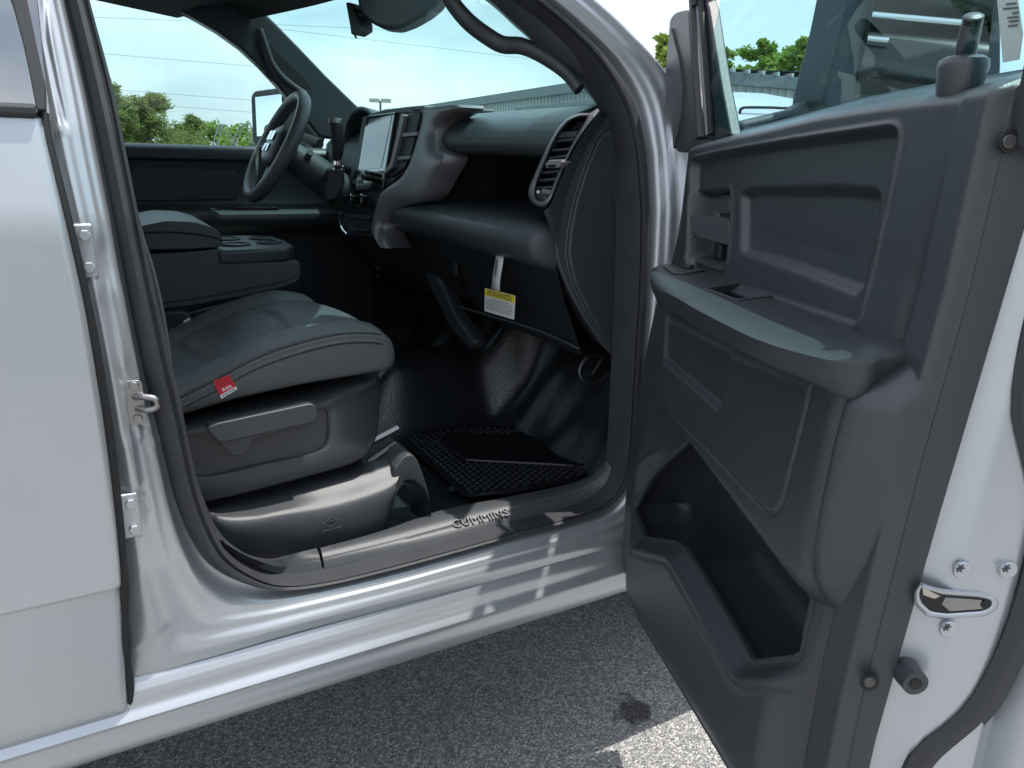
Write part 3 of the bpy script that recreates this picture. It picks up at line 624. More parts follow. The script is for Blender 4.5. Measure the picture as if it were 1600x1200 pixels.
# back of the cab and rear bench block the far view
grid('rear_wall', [[(-1.70,.2,z),(-1.70,1.8,z)] for z in (.6,1.42)], 'carpet', T)
box('rear_bench', (-1.15,1.0,.88), .55, 1.45, .36, 'leather', T, bevel=.05, seg=3)
box('driver_seat', (.20,1.46,.87), .52, .50, .26, 'leather', T, bevel=.05, seg=3)
rows = []
for t in np.linspace(0, 1, 14):
    X, z = -.06-.22*t, .95+.66*t; w_ = .25-.03*t; th = .09-.03*t
    rows.append([(X-.06+th*np.sign(math.cos(a))*abs(math.cos(a))**.6, 1.46+w_*np.sign(math.sin(a))*abs(math.sin(a))**.45, z) for a in np.linspace(0, 2*math.pi, 28, endpoint=False)])
# underbody keeps daylight out from below
box('underbody', (.2,1.0,.50), 4.6, 1.78, .10, 'steel_dark', T, bevel=.01)
grid('firewall', [[(1.46,Y,z),(1.46+.0,Y,z)] for Y in (.12,1.9) for z in (.45,1.44)], 'carpet', T) if False else box('firewall', (1.50,1.0,.95), .04, 1.72, .98, 'carpet', T, bevel=.005)
box('far_kick_panel', (1.24,1.86,.98), .56, .06, .95, 'carpet', T, bevel=.005)
box('far_sill', (.2,1.85,.60), 2.2, .10, .16, 'plastic', T, bevel=.01)
# cowl, hood and fenders
rows = []
for X, z0, hw in ((1.22,1.44,.83),(1.27,1.515,.83),(1.33,1.53,.83),(1.5,1.535,.82),(1.9,1.515,.80),(2.25,1.46,.78),(2.45,1.39,.75),(2.50,1.20,.73)):
    rows.append([(X+.14*(1-t*t)*(2.5-X)/1.2, YM+t*hw, z0-.012+.045*math.exp(-((abs(t)-.84)/.13)**2)-.02*abs(t)**14) for t in np.linspace(-1, 1, 31)])
grid('hood', rows, 'silver', T, angle=50)
for k in (0, 1):
    rows = []
    for X in np.linspace(1.09, 2.5, 30):
        zt2 = float(np.interp(X, [1.09,1.2,1.5,1.9,2.5], [1.49,1.517,1.522,1.50,1.34])); arch = .50+.44*math.sqrt(max(0, 1-((X-1.93)/.47)**2)) if abs(X-1.93) < .47 else .50
        q = [(X,.20,zt2-.02),(X,.165,zt2-.004),(X,.12,zt2-.006),(X,.075,zt2-.03),(X,.045,zt2-.08),(X,.02,1.25),(X,.0,1.1),(X,-.01,max(arch+.05,.98)),(X,-.012,arch+.02),(X,.0,arch),(X,.05,arch-.004)]
        rows.append([tuple(my(p)) if k else p for p in q])
    FN = grid('fender', rows, 'silver', T, angle=50)
    s = -1 if k else 1; Yw = .14 if not k else 1.86
    wp = [(.02,.20),(.06,.33),(.10,.385),(.16,.40),(.22,.385),(.26,.33),(.27,.20)]
    wh = grid('front_wheel', [[(1.93+r_*math.cos(a), Yw+s*(d_-.14)*1.0, .40+r_*math.sin(a)) for a in np.linspace(0, 2*math.pi, 40, endpoint=False)] for d_, r_ in wp], 'tyre', T, cu=True)
    disc('wheel_rim', (1.93, Yw-s*.10, .40), (0,-s,0), .22, .02, 'steel', wh, seg=32, bevel=.01)
    for q in range(8):
        a = q*math.pi/4; disc('wheel_slot', (1.93+.145*math.cos(a), Yw-s*.125, .40+.145*math.sin(a)), (0,-s,0), .03, .004, 'plastic_black', wh, seg=14, bevel=.001)
tube('hood_gap', spline([pY(x, y, .092) for x, y in ((1148,222),(1152,196),(1157,172),(1165,168),(1200,168),(1238,168),(1254,156),(1268,139))], 40), .0032, 'rubber_black', T, seg=6)
box('hinge_pillar', (1.115,.085,.95), .03, .13, .90, 'silver', T, bevel=.006)
# front face of the truck
box('front_grille', (2.52,1.0,1.0), .06, 1.75, .55, 'plastic_black', T, bevel=.03); box('front_bumper', (2.60,1.0,.62), .18, 1.95, .24, 'chrome', T, bevel=.04)
# cargo bed behind the cab
for Y in (.02, 1.94): box('bed_side', (-2.85,Y+.02,1.0), 1.9, .06, .92, 'silver', T, bevel=.02)
# ------------------------------------------------------------------ dashboard
def sweepY(name, sec, ys, m, parent, endr=0., **kw):       # XZ section swept across the cab; ends rounded over endr
    sec = spline([(a, b) for a, b in sec], 44); c = sec.mean(axis=0); rows = []
    st = []
    for Y, e in ys: st.append((Y, e))
    for Y, e in st: rows.append([(c[0]+(p[0]-c[0])*e+(.02*(1-e)), Y, c[1]+(p[1]-c[1])*e) for p in sec])
    return grid(name, rows, m, parent, **kw)
def ends(y0, y1, r0, r1, n=14):
    a = [(y0+r0*(1-math.cos(t*math.pi/2)), .55+.45*math.sin(t*math.pi/2)) for t in np.linspace(0, 1, 8)] if r0 else [(y0, 1)]
    b = [(y1-r1*(1-math.sin(t*math.pi/2)), .55+.45*math.cos(t*math.pi/2)) for t in np.linspace(0, 1, 8)] if r1 else [(y1, 1)]
    return a+[(y, 1) for y in np.linspace(y0+r0, y1-r1, n)][1:-1]+b
def zx(y, X, x=765): return pX(x, y, X)[2]
UP = [(1.50,zx(176,1.0)-.02),(1.20,zx(174,1.0)+.002),(1.00,zx(176,1.0)),(.94,zx(180,.94)),(.90,zx(188,.90)),(.872,zx(203,.872)),(.862,zx(220,.862)),(.866,zx(234,.866)),(.880,zx(240,.88)),(.93,zx(243,.93)),(1.10,zx(243,.93)+.002)]
DB = sweepY('dashboard', UP, ends(.20, .905, 0, .05), 'pad', T, angle=60)
tag(DB, 'dark padded upper dashboard on the passenger side')
# top of the dash running to the driver's side
obj('dash_top', [(.97,.16,1.465),(.97,1.84,1.465),(1.52,1.84,1.43),(1.52,.16,1.43)], [(0,1,2,3)], 'pad', DB, smooth=False)
grid('shelf_back', [[(1.10,Y,z) for z in (1.42,1.2)] for Y in (.2,1.0)], 'plastic_black', DB)
obj('shelf_side', [(.84,.90,1.43),(1.1,.90,1.43),(1.1,.90,1.22),(.82,.90,1.22)], [(0,1,2,3)], 'plastic', DB, smooth=False)
LB = [(1.05,zx(322,.93)+.01),(.93,zx(322,.93)),(.86,zx(332,.86)),(.825,zx(341,.825)),(.806,zx(352,.806)),(.800,zx(366,.80)),(.804,zx(382,.804)),(.818,zx(392,.818)),(.85,zx(397,.85)),(.95,zx(398,.95))]
sweepY('knee_bolster', LB, ends(.172, 1.05, .03, .05), 'pad', DB, angle=60)
# lower glove box panel, its door line and the fin at its left
gb = [[(.86,zx(394,.86)+.02),(.865,zx(400,.865)),(.89,zx(440,.89)),(.915,zx(480,.915,800)),(.935,zx(512,.935,820)),(.96,zx(525,.96,840)),(1.15,zx(520,.98,840))]]
sec = spline(gb[0], 24)
def gbY(t): return .80-.25*t
GBX = grid('glove_box', [[(p[0], .175+(gbY(j/23)-.175)*s, p[1]+.05*s*(j/23)*0) for j, p in enumerate(sec)] for s in np.linspace(0, 1, 12)], 'plastic_black', DB, angle=60)
tube('glove_box_seam', spline([pX(x, y, .868+.07*(y-400)/120) for x, y in ((822,404),(832,432),(850,468),(874,505),(893,530))], 24), .0022, 'plastic_warm', DB, seg=6)
tube('glove_box_seam', spline([pX(x, y, .925) for x, y in ((690,470),(760,492),(840,516),(905,545))], 24), .003, 'plastic', DB, seg=6)
box('glove_latch', pX(712, 420, .872), .008, .02, .035, 'plastic_black', DB, bevel=.003)
fin = [(652,384),(668,384),(684,428),(712,492),(744,536),(734,550),(704,518),(672,455)]
prism('centre_fin', [pX(x, y, .90) for x, y in fin], (.05,.02,0), 'plastic', DB, bevel=.015, seg=3)
# centre stack: satin surround, screen, knobs
def rk(x, y): return None
def stack(x, y, off=0.):                                   # raked plane of the centre stack
    X = .80
    for _ in range(20): p = pX(x, y, X); X = .5*X+.5*(.79+.22*(p[2]-1.2)+off)
    return pX(x, y, X)
sat = [(632,176),(645,168),(668,164),(716,163),(717,170),(698,180),(684,194),(678,212),(681,230),(694,246),(676,278),(654,312),(622,325),(606,338),(598,354),(600,372),(609,386),(604,391),(590,384),(579,366),(580,345),(588,318),(592,300),(604,292),(622,280),(636,262),(646,235),(655,200),(659,176)]
srow = [((640,172),(716,163)),((652,172),(717,170)),((659,180),(699,180)),((657,195),(685,194)),((652,215),(679,212)),((645,236),(682,231)),((637,258),(693,246)),((624,278),(678,276)),((606,291),(656,312)),((594,302),(624,324)),((587,325),(606,338)),((581,348),(598,354)),((582,368),(600,372)),((594,386),(608,388))]
rows = []
for a_, b_ in srow:
    A_, B_ = stack(*a_, -.010), stack(*b_, .0); r = [A_+np.array([.06,0,0]), A_+np.array([.004,0,0])]
    for t in np.linspace(.06, .94, 7): r.append(A_*(1-t)+B_*t+np.array([-.009*math.sin(math.pi*t), 0, 0]))
    rows.append(r+[B_+np.array([.006,0,0]), B_+np.array([.07,0,0])])
rows = np.array(rows); sg = np.array([spline(rows[:, j], 60) for j in range(rows.shape[1])])
grid('centre_surround', sg.tolist(), 'satin', DB, angle=60)
prism('stack_housing', [stack(x, y, .004) for x, y in ((566,182),(600,170),(650,166),(664,172),(656,205),(646,240),(634,268),(612,286),(598,296),(590,325),(578,372),(534,368),(533,340),(545,300),(556,245))], (.16,0,0), 'plastic_black', DB, bevel=.006)
CH = prism('stack_hood', [stack(x, y, .0) for x, y in [tuple(q) for q in roundpoly([np.array(q, float) for q in ((571,190),(576,178),(600,171),(640,166),(664,164),(660,176),(618,177))], 5)]], (.22,0,0), 'plastic', DB, bevel=.006)
SCR = prism('touch_screen', [stack(x, y, -.006) for x, y in ((573,181),(617,175),(597,296),(554,298))], (.02,0,0), 'piano', DB, bevel=.003)
prism('screen_glass', [stack(x, y, -.0075) for x, y in ((577,186),(612,180),(595,262),(559,266))], (.002,0,0), 'screen', DB, smooth=False)
prism('screen_trim', [stack(x, y, -.014) for x, y in ((626,178),(632,180),(620,232),(612,262),(600,273),(599,268),(609,255),(616,225))], (.014,0,0), 'satin', DB, bevel=.002)
SV = prism('centre_vent', [stack(x, y, -.002) for x, y in ((633,178),(658,173),(650,206),(643,236),(632,262),(614,276),(603,276),(616,262),(624,232))], (.01,0,0), 'plastic_black', DB, bevel=.003)
for q in (((629,208),(652,206),(651,212),(628,214)), ((622,245),(641,243),(639,249),(621,250))): prism('vent_slat', [stack(x, y, -.012) for x, y in q], (.016,0,.001), 'satin', DB, bevel=.0015)
ax_ = np.array([-.97,0,.2])
for x, y, r in ((547,268,.014),(581,276,.016)):
    kb = disc('volume_knob', stack(x, y, -.006), ax_, r, .030, 'piano', DB, seg=24, bevel=.003); p = stack(x, y, -.006)+ax_*.028
    tube('knob_ring', [p+np.array([0, r*math.cos(a), 0])+np.array([.2,0,.97])*r*math.sin(a) for a in np.linspace(0, 2*math.pi, 24, endpoint=False)], .0016, 'chrome', DB, seg=6, closed=True)
for x, y, r in ((546,312,.014),(558,313,.015),(574,316,.020)):
    kb = disc('climate_knob', stack(x, y, -.008), ax_, r, .028, 'piano', DB, seg=26, bevel=.003); p = stack(x, y, -.008)+ax_*.026
    tube('knob_ring', [p+np.array([0, r*math.cos(a), 0])+np.array([.2,0,.97])*r*math.sin(a) for a in np.linspace(0, 2*math.pi, 26, endpoint=False)], .0018, 'chrome', DB, seg=6, closed=True)
for x in (552,562): prism('stack_button', [stack(x+a, 284+b, -.008) for a, b in ((-4,-3),(4,-4),(4,3),(-4,4))], (.01,0,0), 'plastic', DB, bevel=.001)
for q in (((540,334),(578,338),(576,344),(539,340)), ((545,355),(574,357),(573,362),(545,361))): prism('stack_ledge', [stack(x, y, -.010) for x, y in q], (.03,0,0), 'plastic', DB, bevel=.003)
tube('stack_edge', spline([stack(x, y, -.006) for x, y in ((540,305),(534,322),(531,340),(534,356),(542,366))], 18), .0035, 'chrome', DB, seg=6)
for y in (404,418,432): box('pocket_rib', pX(590, y, .86), .01, .035, .006, 'plastic', DB, bevel=.002)
grid('lower_dash', [[(.87,Y,1.18),(.90,Y,1.05),(.99,Y,.95),(1.2,Y,.92)] for Y in (.72,1.0,1.4,1.82)], 'plastic_black', DB)
# right hand vent and end cap
vo = [(905,178),(925,178),(929,184),(912,203),(895,232),(880,262),(866,298),(857,318),(846,322),(836,319),(828,308),(829,292),(842,262),(858,225),(870,203),(887,185)]
def vp(x, y, off=0.):
    X = .85
    for _ in range(20): p = pX(x, y, X); X = .5*X+.5*(.814+.36*(p[2]-1.31)+off)
    return pX(x, y, X)
vin = [(905,183),(921,183),(905,203),(890,232),(875,262),(861,298),(853,313),(846,315),(839,312),(836,304),(838,292),(850,262),(865,226),(877,205),(891,189)]
vo_s = polar(np.array(roundpoly([np.array(q, float) for q in vo], 5)), np.array([878.,245.]), 120); vi_s = polar(np.array(roundpoly([np.array(q, float) for q in vin], 5)), np.array([878.,245.]), 120)
rows = [[vp(*(a*(1-t)+b*t), o) for a, b in zip(vo_s, vi_s)] for t, o in ((-.25,.06),(-.25,.012),(0,-.006),(.35,-.009),(.6,-.006),(.8,.002),(1,.008),(1,.05))]
VT = grid('side_vent', rows, 'satin', DB, cu=True, angle=50)
prism('vent_back', [vp(x, y, .035) for x, y in vin], (.004,0,0), 'rubber_black', DB, smooth=False)
for (xa, ya), (xb, yb) in (((868,218),(899,215)),((862,233),(891,230)),((857,245),(886,241)),((846,268),(873,265)),((842,280),(868,277)),((838,292),(863,290))):
    prism('vent_slat', [vp(xa, ya, .004), vp(xb, yb, .004), vp(xb, yb+4, .004), vp(xa, ya+4, .004)], (.03,0,-.004), 'plastic', DB, bevel=.001)
prism('vent_slat', [vp(x, y, .002) for x, y in ((868,206),(901,204),(896,214),(864,217))], (.02,0,0), 'plastic', DB, bevel=.002)
for k in range(4): prism('defrost_fin', [vp(893+k*5, 202-k*1, .006), vp(903+k*5, 190, .006), vp(904+k*5, 191, .006), vp(894+k*5, 203-k, .006)], (.02,0,0), 'plastic_black', DB, smooth=False)
VK = prism('vent_tab', [vp(x, y, -.016) for x, y in ((851,256),(857,250),(876,249),(879,253),(871,262),(853,263))], (.02,0,0), 'satin', DB, bevel=.0025); prism('vent_tab_face', [vp(x, y, -.0175) for x, y in ((855,258),(868,257),(866,261),(856,261))], (.002,0,0), 'piano', DB, smooth=False)
box('vent_wheel', vp(855, 300, .0), .012, .030, .010, 'satin', DB, bevel=.003); box('vent_icon', vp(841, 300, -.001), .003, .007, .006, 'tag_white', DB, bevel=.0005)
box('vent_floor', vp(848, 306, .014), .02, .06, .02, 'plastic', DB, bevel=.003)
# end cap of the dash, facing the door opening
ec = [(944,181),(958,184),(975,230),(985,300),(985,560),(962,560),(940,538),(915,500),(893,462),(880,432),(871,405),(868,380),(870,345),(878,312),(892,270),(908,235),(924,203)]
prism('end_cap_frame', roundpoly([pY(x, y, .168) for x, y in ec], .012), (0,.012,0), 'plastic_warm', DB, bevel=.005, seg=3)
ei = [(958,202),(972,230),(980,300),(980,545),(965,545),(942,525),(919,484),(902,450),(893,420),(889,395),(892,360),(902,310),(916,265),(934,220),(946,206)]
prism('end_cap_bead', [pY(x, y, .166) for x, y in [(959,196),(972,228),(982,300),(982,550),(963,550),(938,527),(914,486),(897,452),(887,420),(883,395),(886,360),(897,308),(912,261),(930,215),(943,200)]], (0,.01,0), 'plastic_door', DB, bevel=.004)
prism('end_cap', [pY(x, y, .160) for x, y in ei], (0,.02,0), 'plastic', DB, bevel=.006, seg=3)
grid('vent_surround', np.array([spline([vp(x, y, .0) for x, y in ((933,181),(916,203),(898,233),(883,263),(869,299),(860,320),(850,330))], 30), spline([vp(x, y, .0)*.5+pY(x2, y2, .166)*.5 for (x, y), (x2, y2) in zip(((933,181),(916,203),(898,233),(883,263),(869,299),(860,320),(850,330)), ((950,183),(934,201),(914,235),(898,270),(884,312),(876,345),(872,390)))], 30), spline([pY(x, y, .1665) for x, y in ((950,183),(934,201),(914,235),(898,270),(884,312),(876,345),(872,390))], 30)]).tolist(), 'plastic_warm', DB, angle=80)
prism('end_cap_return', [pY(x, y, .172) for x, y in ((872,362),(870,382),(874,405),(883,432),(896,462),(918,500),(943,538),(962,552),(962,420))], (0,.05,0), 'plastic', DB, bevel=.004)
box('badge_plate', pX(840, 210, .868), .002, .022, .004, 'steel_dark', DB, bevel=.0005)
# wire loop under the dash end
tube('hood_release', spline([pY(x, y, .24) for x, y in ((918,556),(906,575),(908,590),(922,599),(938,594),(953,582))], 26), .0035, 'steel', T, seg=8)
tube('release_stay', [pY(942, 558, .24), pY(925, 585, .24)], .0025, 'steel_dark', T, seg=6)
# ------------------------------------------------------------------ steering wheel, column, gauges, shifter
WC = np.array([.575,1.42,1.405]); e2 = np.array([.487,0,.874]); e1 = np.array([0,1.,0]); nr = np.array([-.874,0,.487])
SWH = tube('steering_wheel', [WC+e1*.183*math.cos(a)+e2*.178*math.sin(a) for a in np.linspace(0, 2*math.pi, 72, endpoint=False)], .0185, 'leather', T, seg=14, closed=True, flat=1.15)
tube('rim_accent', [WC+e1*.168*math.cos(a)+e2*.163*math.sin(a)-nr*.006 for a in np.linspace(0, 2*math.pi, 60, endpoint=False)], .003, 'satin', SWH, seg=6, closed=True)
hub = [[WC+nr*h+e1*.082*s*np.sign(math.cos(a))*abs(math.cos(a))**.7+e2*.07*s*np.sign(math.sin(a))*abs(math.sin(a))**.8 for a in np.linspace(0, 2*math.pi, 36, endpoint=False)] for h, s in ((-.05,.6),(-.03,1.0),(.0,1.02),(.012,.95),(.022,.7),(.025,.3),(.0255,.05))]
capgrid('hub', hub, 'pad', SWH, angle=50)
for sgn in (-1, 1): tube('spoke', spline([WC+e1*sgn*.05-nr*.01, WC+e1*sgn*.11-nr*.012, WC+e1*sgn*.175], 10), [.022,.022,.021,.02,.02,.019,.019,.018,.017,.016], 'plastic', SWH, flat=.5)
tube('spoke', spline([WC-e2*.05-nr*.01, WC-e2*.11-nr*.012, WC-e2*.172], 10), .018, 'plastic', SWH, flat=.5)
for q in (((-.030,.006),(-.030,.030),(-.002,.030),(-.002,.006)), ((.002,.006),(.002,.030),(.030,.030),(.030,.006)), ((-.026,-.02),(-.014,-.024),(-.002,-.004),(-.024,-.002)), ((.026,-.02),(.014,-.024),(.002,-.004),(.024,-.002))):
    prism('hub_emblem', [WC+nr*.0265+e1*a*1.35+e2*b*1.35 for a, b in q], nr*.002, 'chrome', SWH, bevel=.0006)
tube('steering_column', [WC-nr*.04, WC-nr*.12-np.array([0,0,.01]), WC-nr*.30-np.array([0,0,.03])], [.055,.065,.075], 'plastic', T, seg=18, flat=.85)
tube('column_switch', [WC-nr*.10+e1*(-.05)+np.array([0,0,.02]), WC-nr*.09+e1*(-.12)+np.array([0,0,.03])], [.012,.009], 'satin', T)
sh = [pY(x, y, 1.25) for x, y in ((528,265),(527,245),(528,225),(526,205),(524,185))]
SHF = tube('gear_shifter', spline(sh, 18), [.010,.010,.011,.012,.014,.017,.018,.019,.020,.021,.021,.022,.022,.022,.022,.022,.021,.018], 'plastic_black', T, seg=16)
tube('shifter_cap', [pY(524, 192, 1.25), pY(524, 184, 1.25)], [.022,.019], 'satin', SHF, seg=18); tube('shifter_collar', [pY(528, 258, 1.25), pY(528, 252, 1.25)], .016, 'chrome', SHF, seg=14)
prism('shift_lever_base', [pY(x, y, 1.28) for x, y in ((517,262),(538,262),(540,285),(528,312),(512,318),(508,295))], (0,.06,0), 'plastic_black', T, bevel=.010, seg=3)
# gauge binnacle
rows = []
for s in np.linspace(0, 1, 10):
    r = []
    for a in np.linspace(math.pi, 0, 24): r.append((.86+.16*s, 1.43+(.19-.015*s)*math.cos(a), 1.375+(.155-.03*s)*math.sin(a)**.75))
    rows.append(r)
GC = grid('gauge_binnacle', rows, 'pad', T, solid=.012, angle=60)
prism('gauge_face', [(.93,1.42+.18*math.cos(a),1.36+.13*math.sin(a)) for a in np.linspace(0, 2*math.pi, 30, endpoint=False)], (.01,0,0), 'piano', GC, bevel=.002)
for Y in (1.34,1.50): tube('gauge_ring', [(.926,Y+.055*math.cos(a),1.385+.055*math.sin(a)) for a in np.linspace(0, 2*math.pi, 30, endpoint=False)], .003, 'chrome', GC, seg=6, closed=True)
grid('driver_dash', [[(.90,Y,1.46),(.86,Y,1.42),(.85,Y,1.30),(.87,Y,1.17)] for Y in (1.2,1.5,1.84)], 'pad', T, angle=60)
# ------------------------------------------------------------------ rear-view mirror and its bracket
ro = [(558,2),(556,-30),(600,-44),(686,-40),(690,-6),(684,8),(665,24),(640,38),(618,46),(596,44),(578,35),(566,24),(560,12)]
RM = prism('rear_view_mirror', roundpoly([pY(x, y, 1.0) for x, y in ro], .012), np.array([.05,.06,0]), 'plastic_black', T, bevel=.016, seg=4)
prism('mirror_bracket', [pY(x, y, 1.03) for x, y in ((539,2),(548,4),(558,18),(562,36),(562,46),(548,55),(546,40))], (.05,.03,0), 'plastic_black', RM, bevel=.006)
tube('sensor_lead', [pY(553, 52, 1.04), pY(557, 60, 1.04)], .003, 'plastic_black', RM, seg=6)
tube('mirror_stem', [pY(560, 22, 1.03), pY(576, 22, 1.02)], .010, 'plastic_black', RM, seg=10)
# ------------------------------------------------------------------ the open front door
UE = .945
# painted end face with the latch, from trim edge round to the outer skin
zz = np.linspace(.50, 1.46, 40)
rows = []
for z in zz:
    ni = float(np.interp(z, [.5,.86,1.1,1.38,1.46], [.098,.092,.078,.052,.045])); no = float(np.interp(z, [.5,.6,.9,1.2,1.46], [-.045,-.036,-.030,-.026,-.012]))
    r = [D(UE-.10, ni-.004, z)]
    for t, du_ in ((0,-.016),(.05,-.008),(.10,-.003),(.16,-.001),(.26,.002),(.32,.008),(.38,.0115),(.46,.012),(.60,.012),(.75,.012),(.90,.011),(.96,.006),(1.0,-.004)): r.append(D(UE+du_, ni+(no-ni)*t, z))
    r += [D(UE-.014, no-.006, z), D(UE-.016, no-.024, z), D(UE+.006, no-.034, z), D(UE+.016, no-.040, z), D(UE+.018, no-.046, z), D(UE+.010, no-.050, z), D(.5, no-.050, z), D(.02, no-.03, z)]
    rows.append(r)
FRD = grid('front_door', rows, 'silver', T, angle=55)
tag(FRD, 'open front passenger door, silver outside with dark grey inner panel')
# dark seal curving along the rear lower edge
sl = [(1690,240),(1640,370),(1605,470),(1584,560),(1575,640),(1587,700),(1600,754),(1607,800),(1601,850),(1582,920),(1564,976),(1540,1035),(1505,1095),(1470,1130),(1428,1161),(1407,1196),(1398,1240),(1390,1330),(1388,1450)]
sr = [(1735,240),(1685,370),(1648,470),(1622,560),(1612,640),(1622,700),(1634,754),(1645,820),(1648,880),(1640,940),(1622,990),(1600,1032),(1568,1095),(1533,1137),(1498,1168),(1466,1196),(1440,1240),(1430,1330),(1428,1450)]
rows = [[pe(a*(1-t)+c*t, b*(1-t)+d*t, UE+.006+h) for t, h in ((-.05,-.02),(0,.0),(.15,.008),(.5,.011),(.85,.008),(1,.0),(1.05,-.03))] for (a, b), (c, d) in zip(sl, sr)]
rows = np.array(rows); grid('edge_seal', [spline(rows[:, j], 40) for j in range(7)], 'rubber', FRD, angle=60)
# latch slot
lo = [(1438,912),(1430,926),(1432,945),(1450,962),(1478,966),(1540,962),(1556,952),(1560,942),(1552,932),(1530,926),(1470,922),(1455,918)]
li = [(1440,915),(1436,930),(1440,942),(1455,956),(1480,959),(1536,955),(1548,948),(1550,942),(1543,937),(1528,933),(1472,929),(1456,924)]
lof, lif = polar(np.array(roundpoly([np.array(q, float) for q in lo], 6)), np.array([1485.,944.]), 80), polar(np.array(roundpoly([np.array(q, float) for q in li], 5)), np.array([1485.,944.]), 80)
rows = [[pe(*(a*(1-t)+b*t), UE+.0125+h) for a, b in zip(lof, lif)] for t, h in ((-.35,-.002),(0,.0008),(.25,.0022),(.6,.0018),(1,.0006),(1,-.004))]
LT = grid('latch_plate', rows, 'silver', FRD, cu=True, angle=60)
prism('latch_cavity', [pe(x, y, UE+.0130) for x, y in li], du*(-.004), 'rubber_black', FRD, smooth=False)
prism('latch_claw', [pe(x, y, UE+.0136) for x, y in ((1478,934),(1535,938),(1540,952),(1484,956),(1472,945))], du*(-.003), 'steel', FRD, bevel=.001); disc('latch_hole', pe(1541, 944, UE+.0138), du, .005, .0006, 'rubber_black', FRD, bevel=0); prism('latch_guide', [pe(x, y, UE+.0136) for x, y in ((1441,914),(1456,925),(1470,932),(1460,936),(1443,930))], du*(-.002), 'lamp_head', FRD, bevel=.0005)
for x, y in ((1500,888),(1572,888),(1479,980)):
    sw_ = disc('latch_screw', pe(x, y, UE+.011), du, .0085, .005, 'silver', FRD, seg=20, bevel=.002); p = pe(x, y, UE+.0165)
    for a in (0, math.pi/3, 2*math.pi/3): v_ = dn*math.cos(a)+np.array([0,0,1])*math.sin(a); w_ = -dn*math.sin(a)+np.array([0,0,1])*math.cos(a); prism('screw_slot', [p+v_*s*.0042+w_*t*.0008 for s, t in ((-1,-1),(1,-1),(1,1),(-1,1))], du*.0004, 'steel_dark', FRD, smooth=False)
bp_ = pe(1410, 1040, UE-.004); tube('rubber_stop', [bp_, bp_+du*.012+dn*.002, bp_+du*.026+dn*.003], [.013,.0128,.012], 'plastic', FRD, seg=20)
disc('stop_hole', bp_+du*.0262+dn*.003, du, .006, .0006, 'rubber_black', FRD, bevel=0)
# -------- moulded inner trim: a relief over (u, z)
nb = lambda z: np.interp(z, [.45,.90,1.15,1.30,1.46], [.102,.102,.090,.078,.074])
uu = np.r_[np.linspace(.0, .03, 8), np.linspace(.033, .90, 350), np.linspace(.903, UE, 22)]
rowsZ = np.linspace(0, 1, 400)
TOPL = [pd2(x, y, .06) for x, y in ((1078,222),(1086,212),(1130,199),(1200,180),(1300,150),(1400,128),(1490,112),(1600,92))]; TOPL = np.array([(-.1, TOPL[0][1]-.05)]+[tuple(q) for q in TOPL])
BOTL = np.array([pd2(x, y, .085) for x, y in ((985,930),(1060,1050),(1150,1195),(1190,1262))]); BOTL = np.vstack([[(-.1, .44)], BOTL, [(1.0, BOTL[-1][1]+.02)]])
FRL = None
U, S01 = np.meshgrid(uu, rowsZ); zb2 = np.interp(U, BOTL[:, 0], BOTL[:, 1]); zt2 = np.interp(U, TOPL[:, 0], TOPL[:, 1]); Z = zb2+(zt2-zb2)*S01
N = nb(Z).copy()
def reg(px, n): return np.array(roundpoly([pd2(x, y, n) for x, y in px], .02, 5))
# bar down the rear edge, hollow in front of it
fl_ = np.interp(Z, [.5,1.2,1.46], [.862,.872,.878])
N += .016*smooth(0, .03, U-fl_)-.008*np.exp(-((U-fl_+.004)/.010)**2)*(1-smooth(1.18, 1.40, Z))
N -= .020*smooth(UE-.014, UE, U)**2
# upper recess and the inset pad inside it
rec = reg([(1077,262),(1080,250),(1120,240),(1240,220),(1388,199),(1400,205),(1397,240),(1372,370),(1343,520),(1200,470),(1078,428)], .078)
d = sdf(rec, U, Z); N -= .016*(1-smooth(-.007, .001, d))
N += .0035*np.exp(-((d-.003)/.003)**2); N -= .004*np.exp(-((d+.0005)/.0016)**2)
pad_ = reg([(1150,300),(1165,291),(1300,287),(1372,292),(1345,470),(1240,428),(1152,398)], .066)
d = sdf(pad_, U, Z); N -= .013*(1-smooth(-.014, .0, d))
hr = reg([(1090,298),(1140,294),(1138,420),(1088,404)], .064); d = sdf(hr, U, Z); N -= .035*(1-smooth(-.012, .0, d)); N += .003*np.exp(-((d-.004)/.003)**2)
# bulged lower panel under the arm rest
bul = reg([(1035,470),(1150,520),(1385,590),(1391,640),(1365,740),(1335,850),(1300,925),(1272,943),(1245,925),(1150,795),(1045,655),(1036,560)], .122)
d = sdf(bul, U, Z); N += .040*np.sqrt(np.clip(1-smooth(-.036, .010, d), 0, 1))
ln_ = [pd2(x, y, .122) for x, y in ((1055,640),(1120,700),(1215,800),(1228,803),(1240,785),(1270,640),(1275,600))]; N -= .0035*(1-smooth(0, .004, pdist(ln_, U, Z)))
sub_ = reg([(1040,475),(1152,530),(1140,650),(1042,565)], .122); d = sdf(sub_, U, Z); N -= .010*(1-smooth(-.012, .0, d))
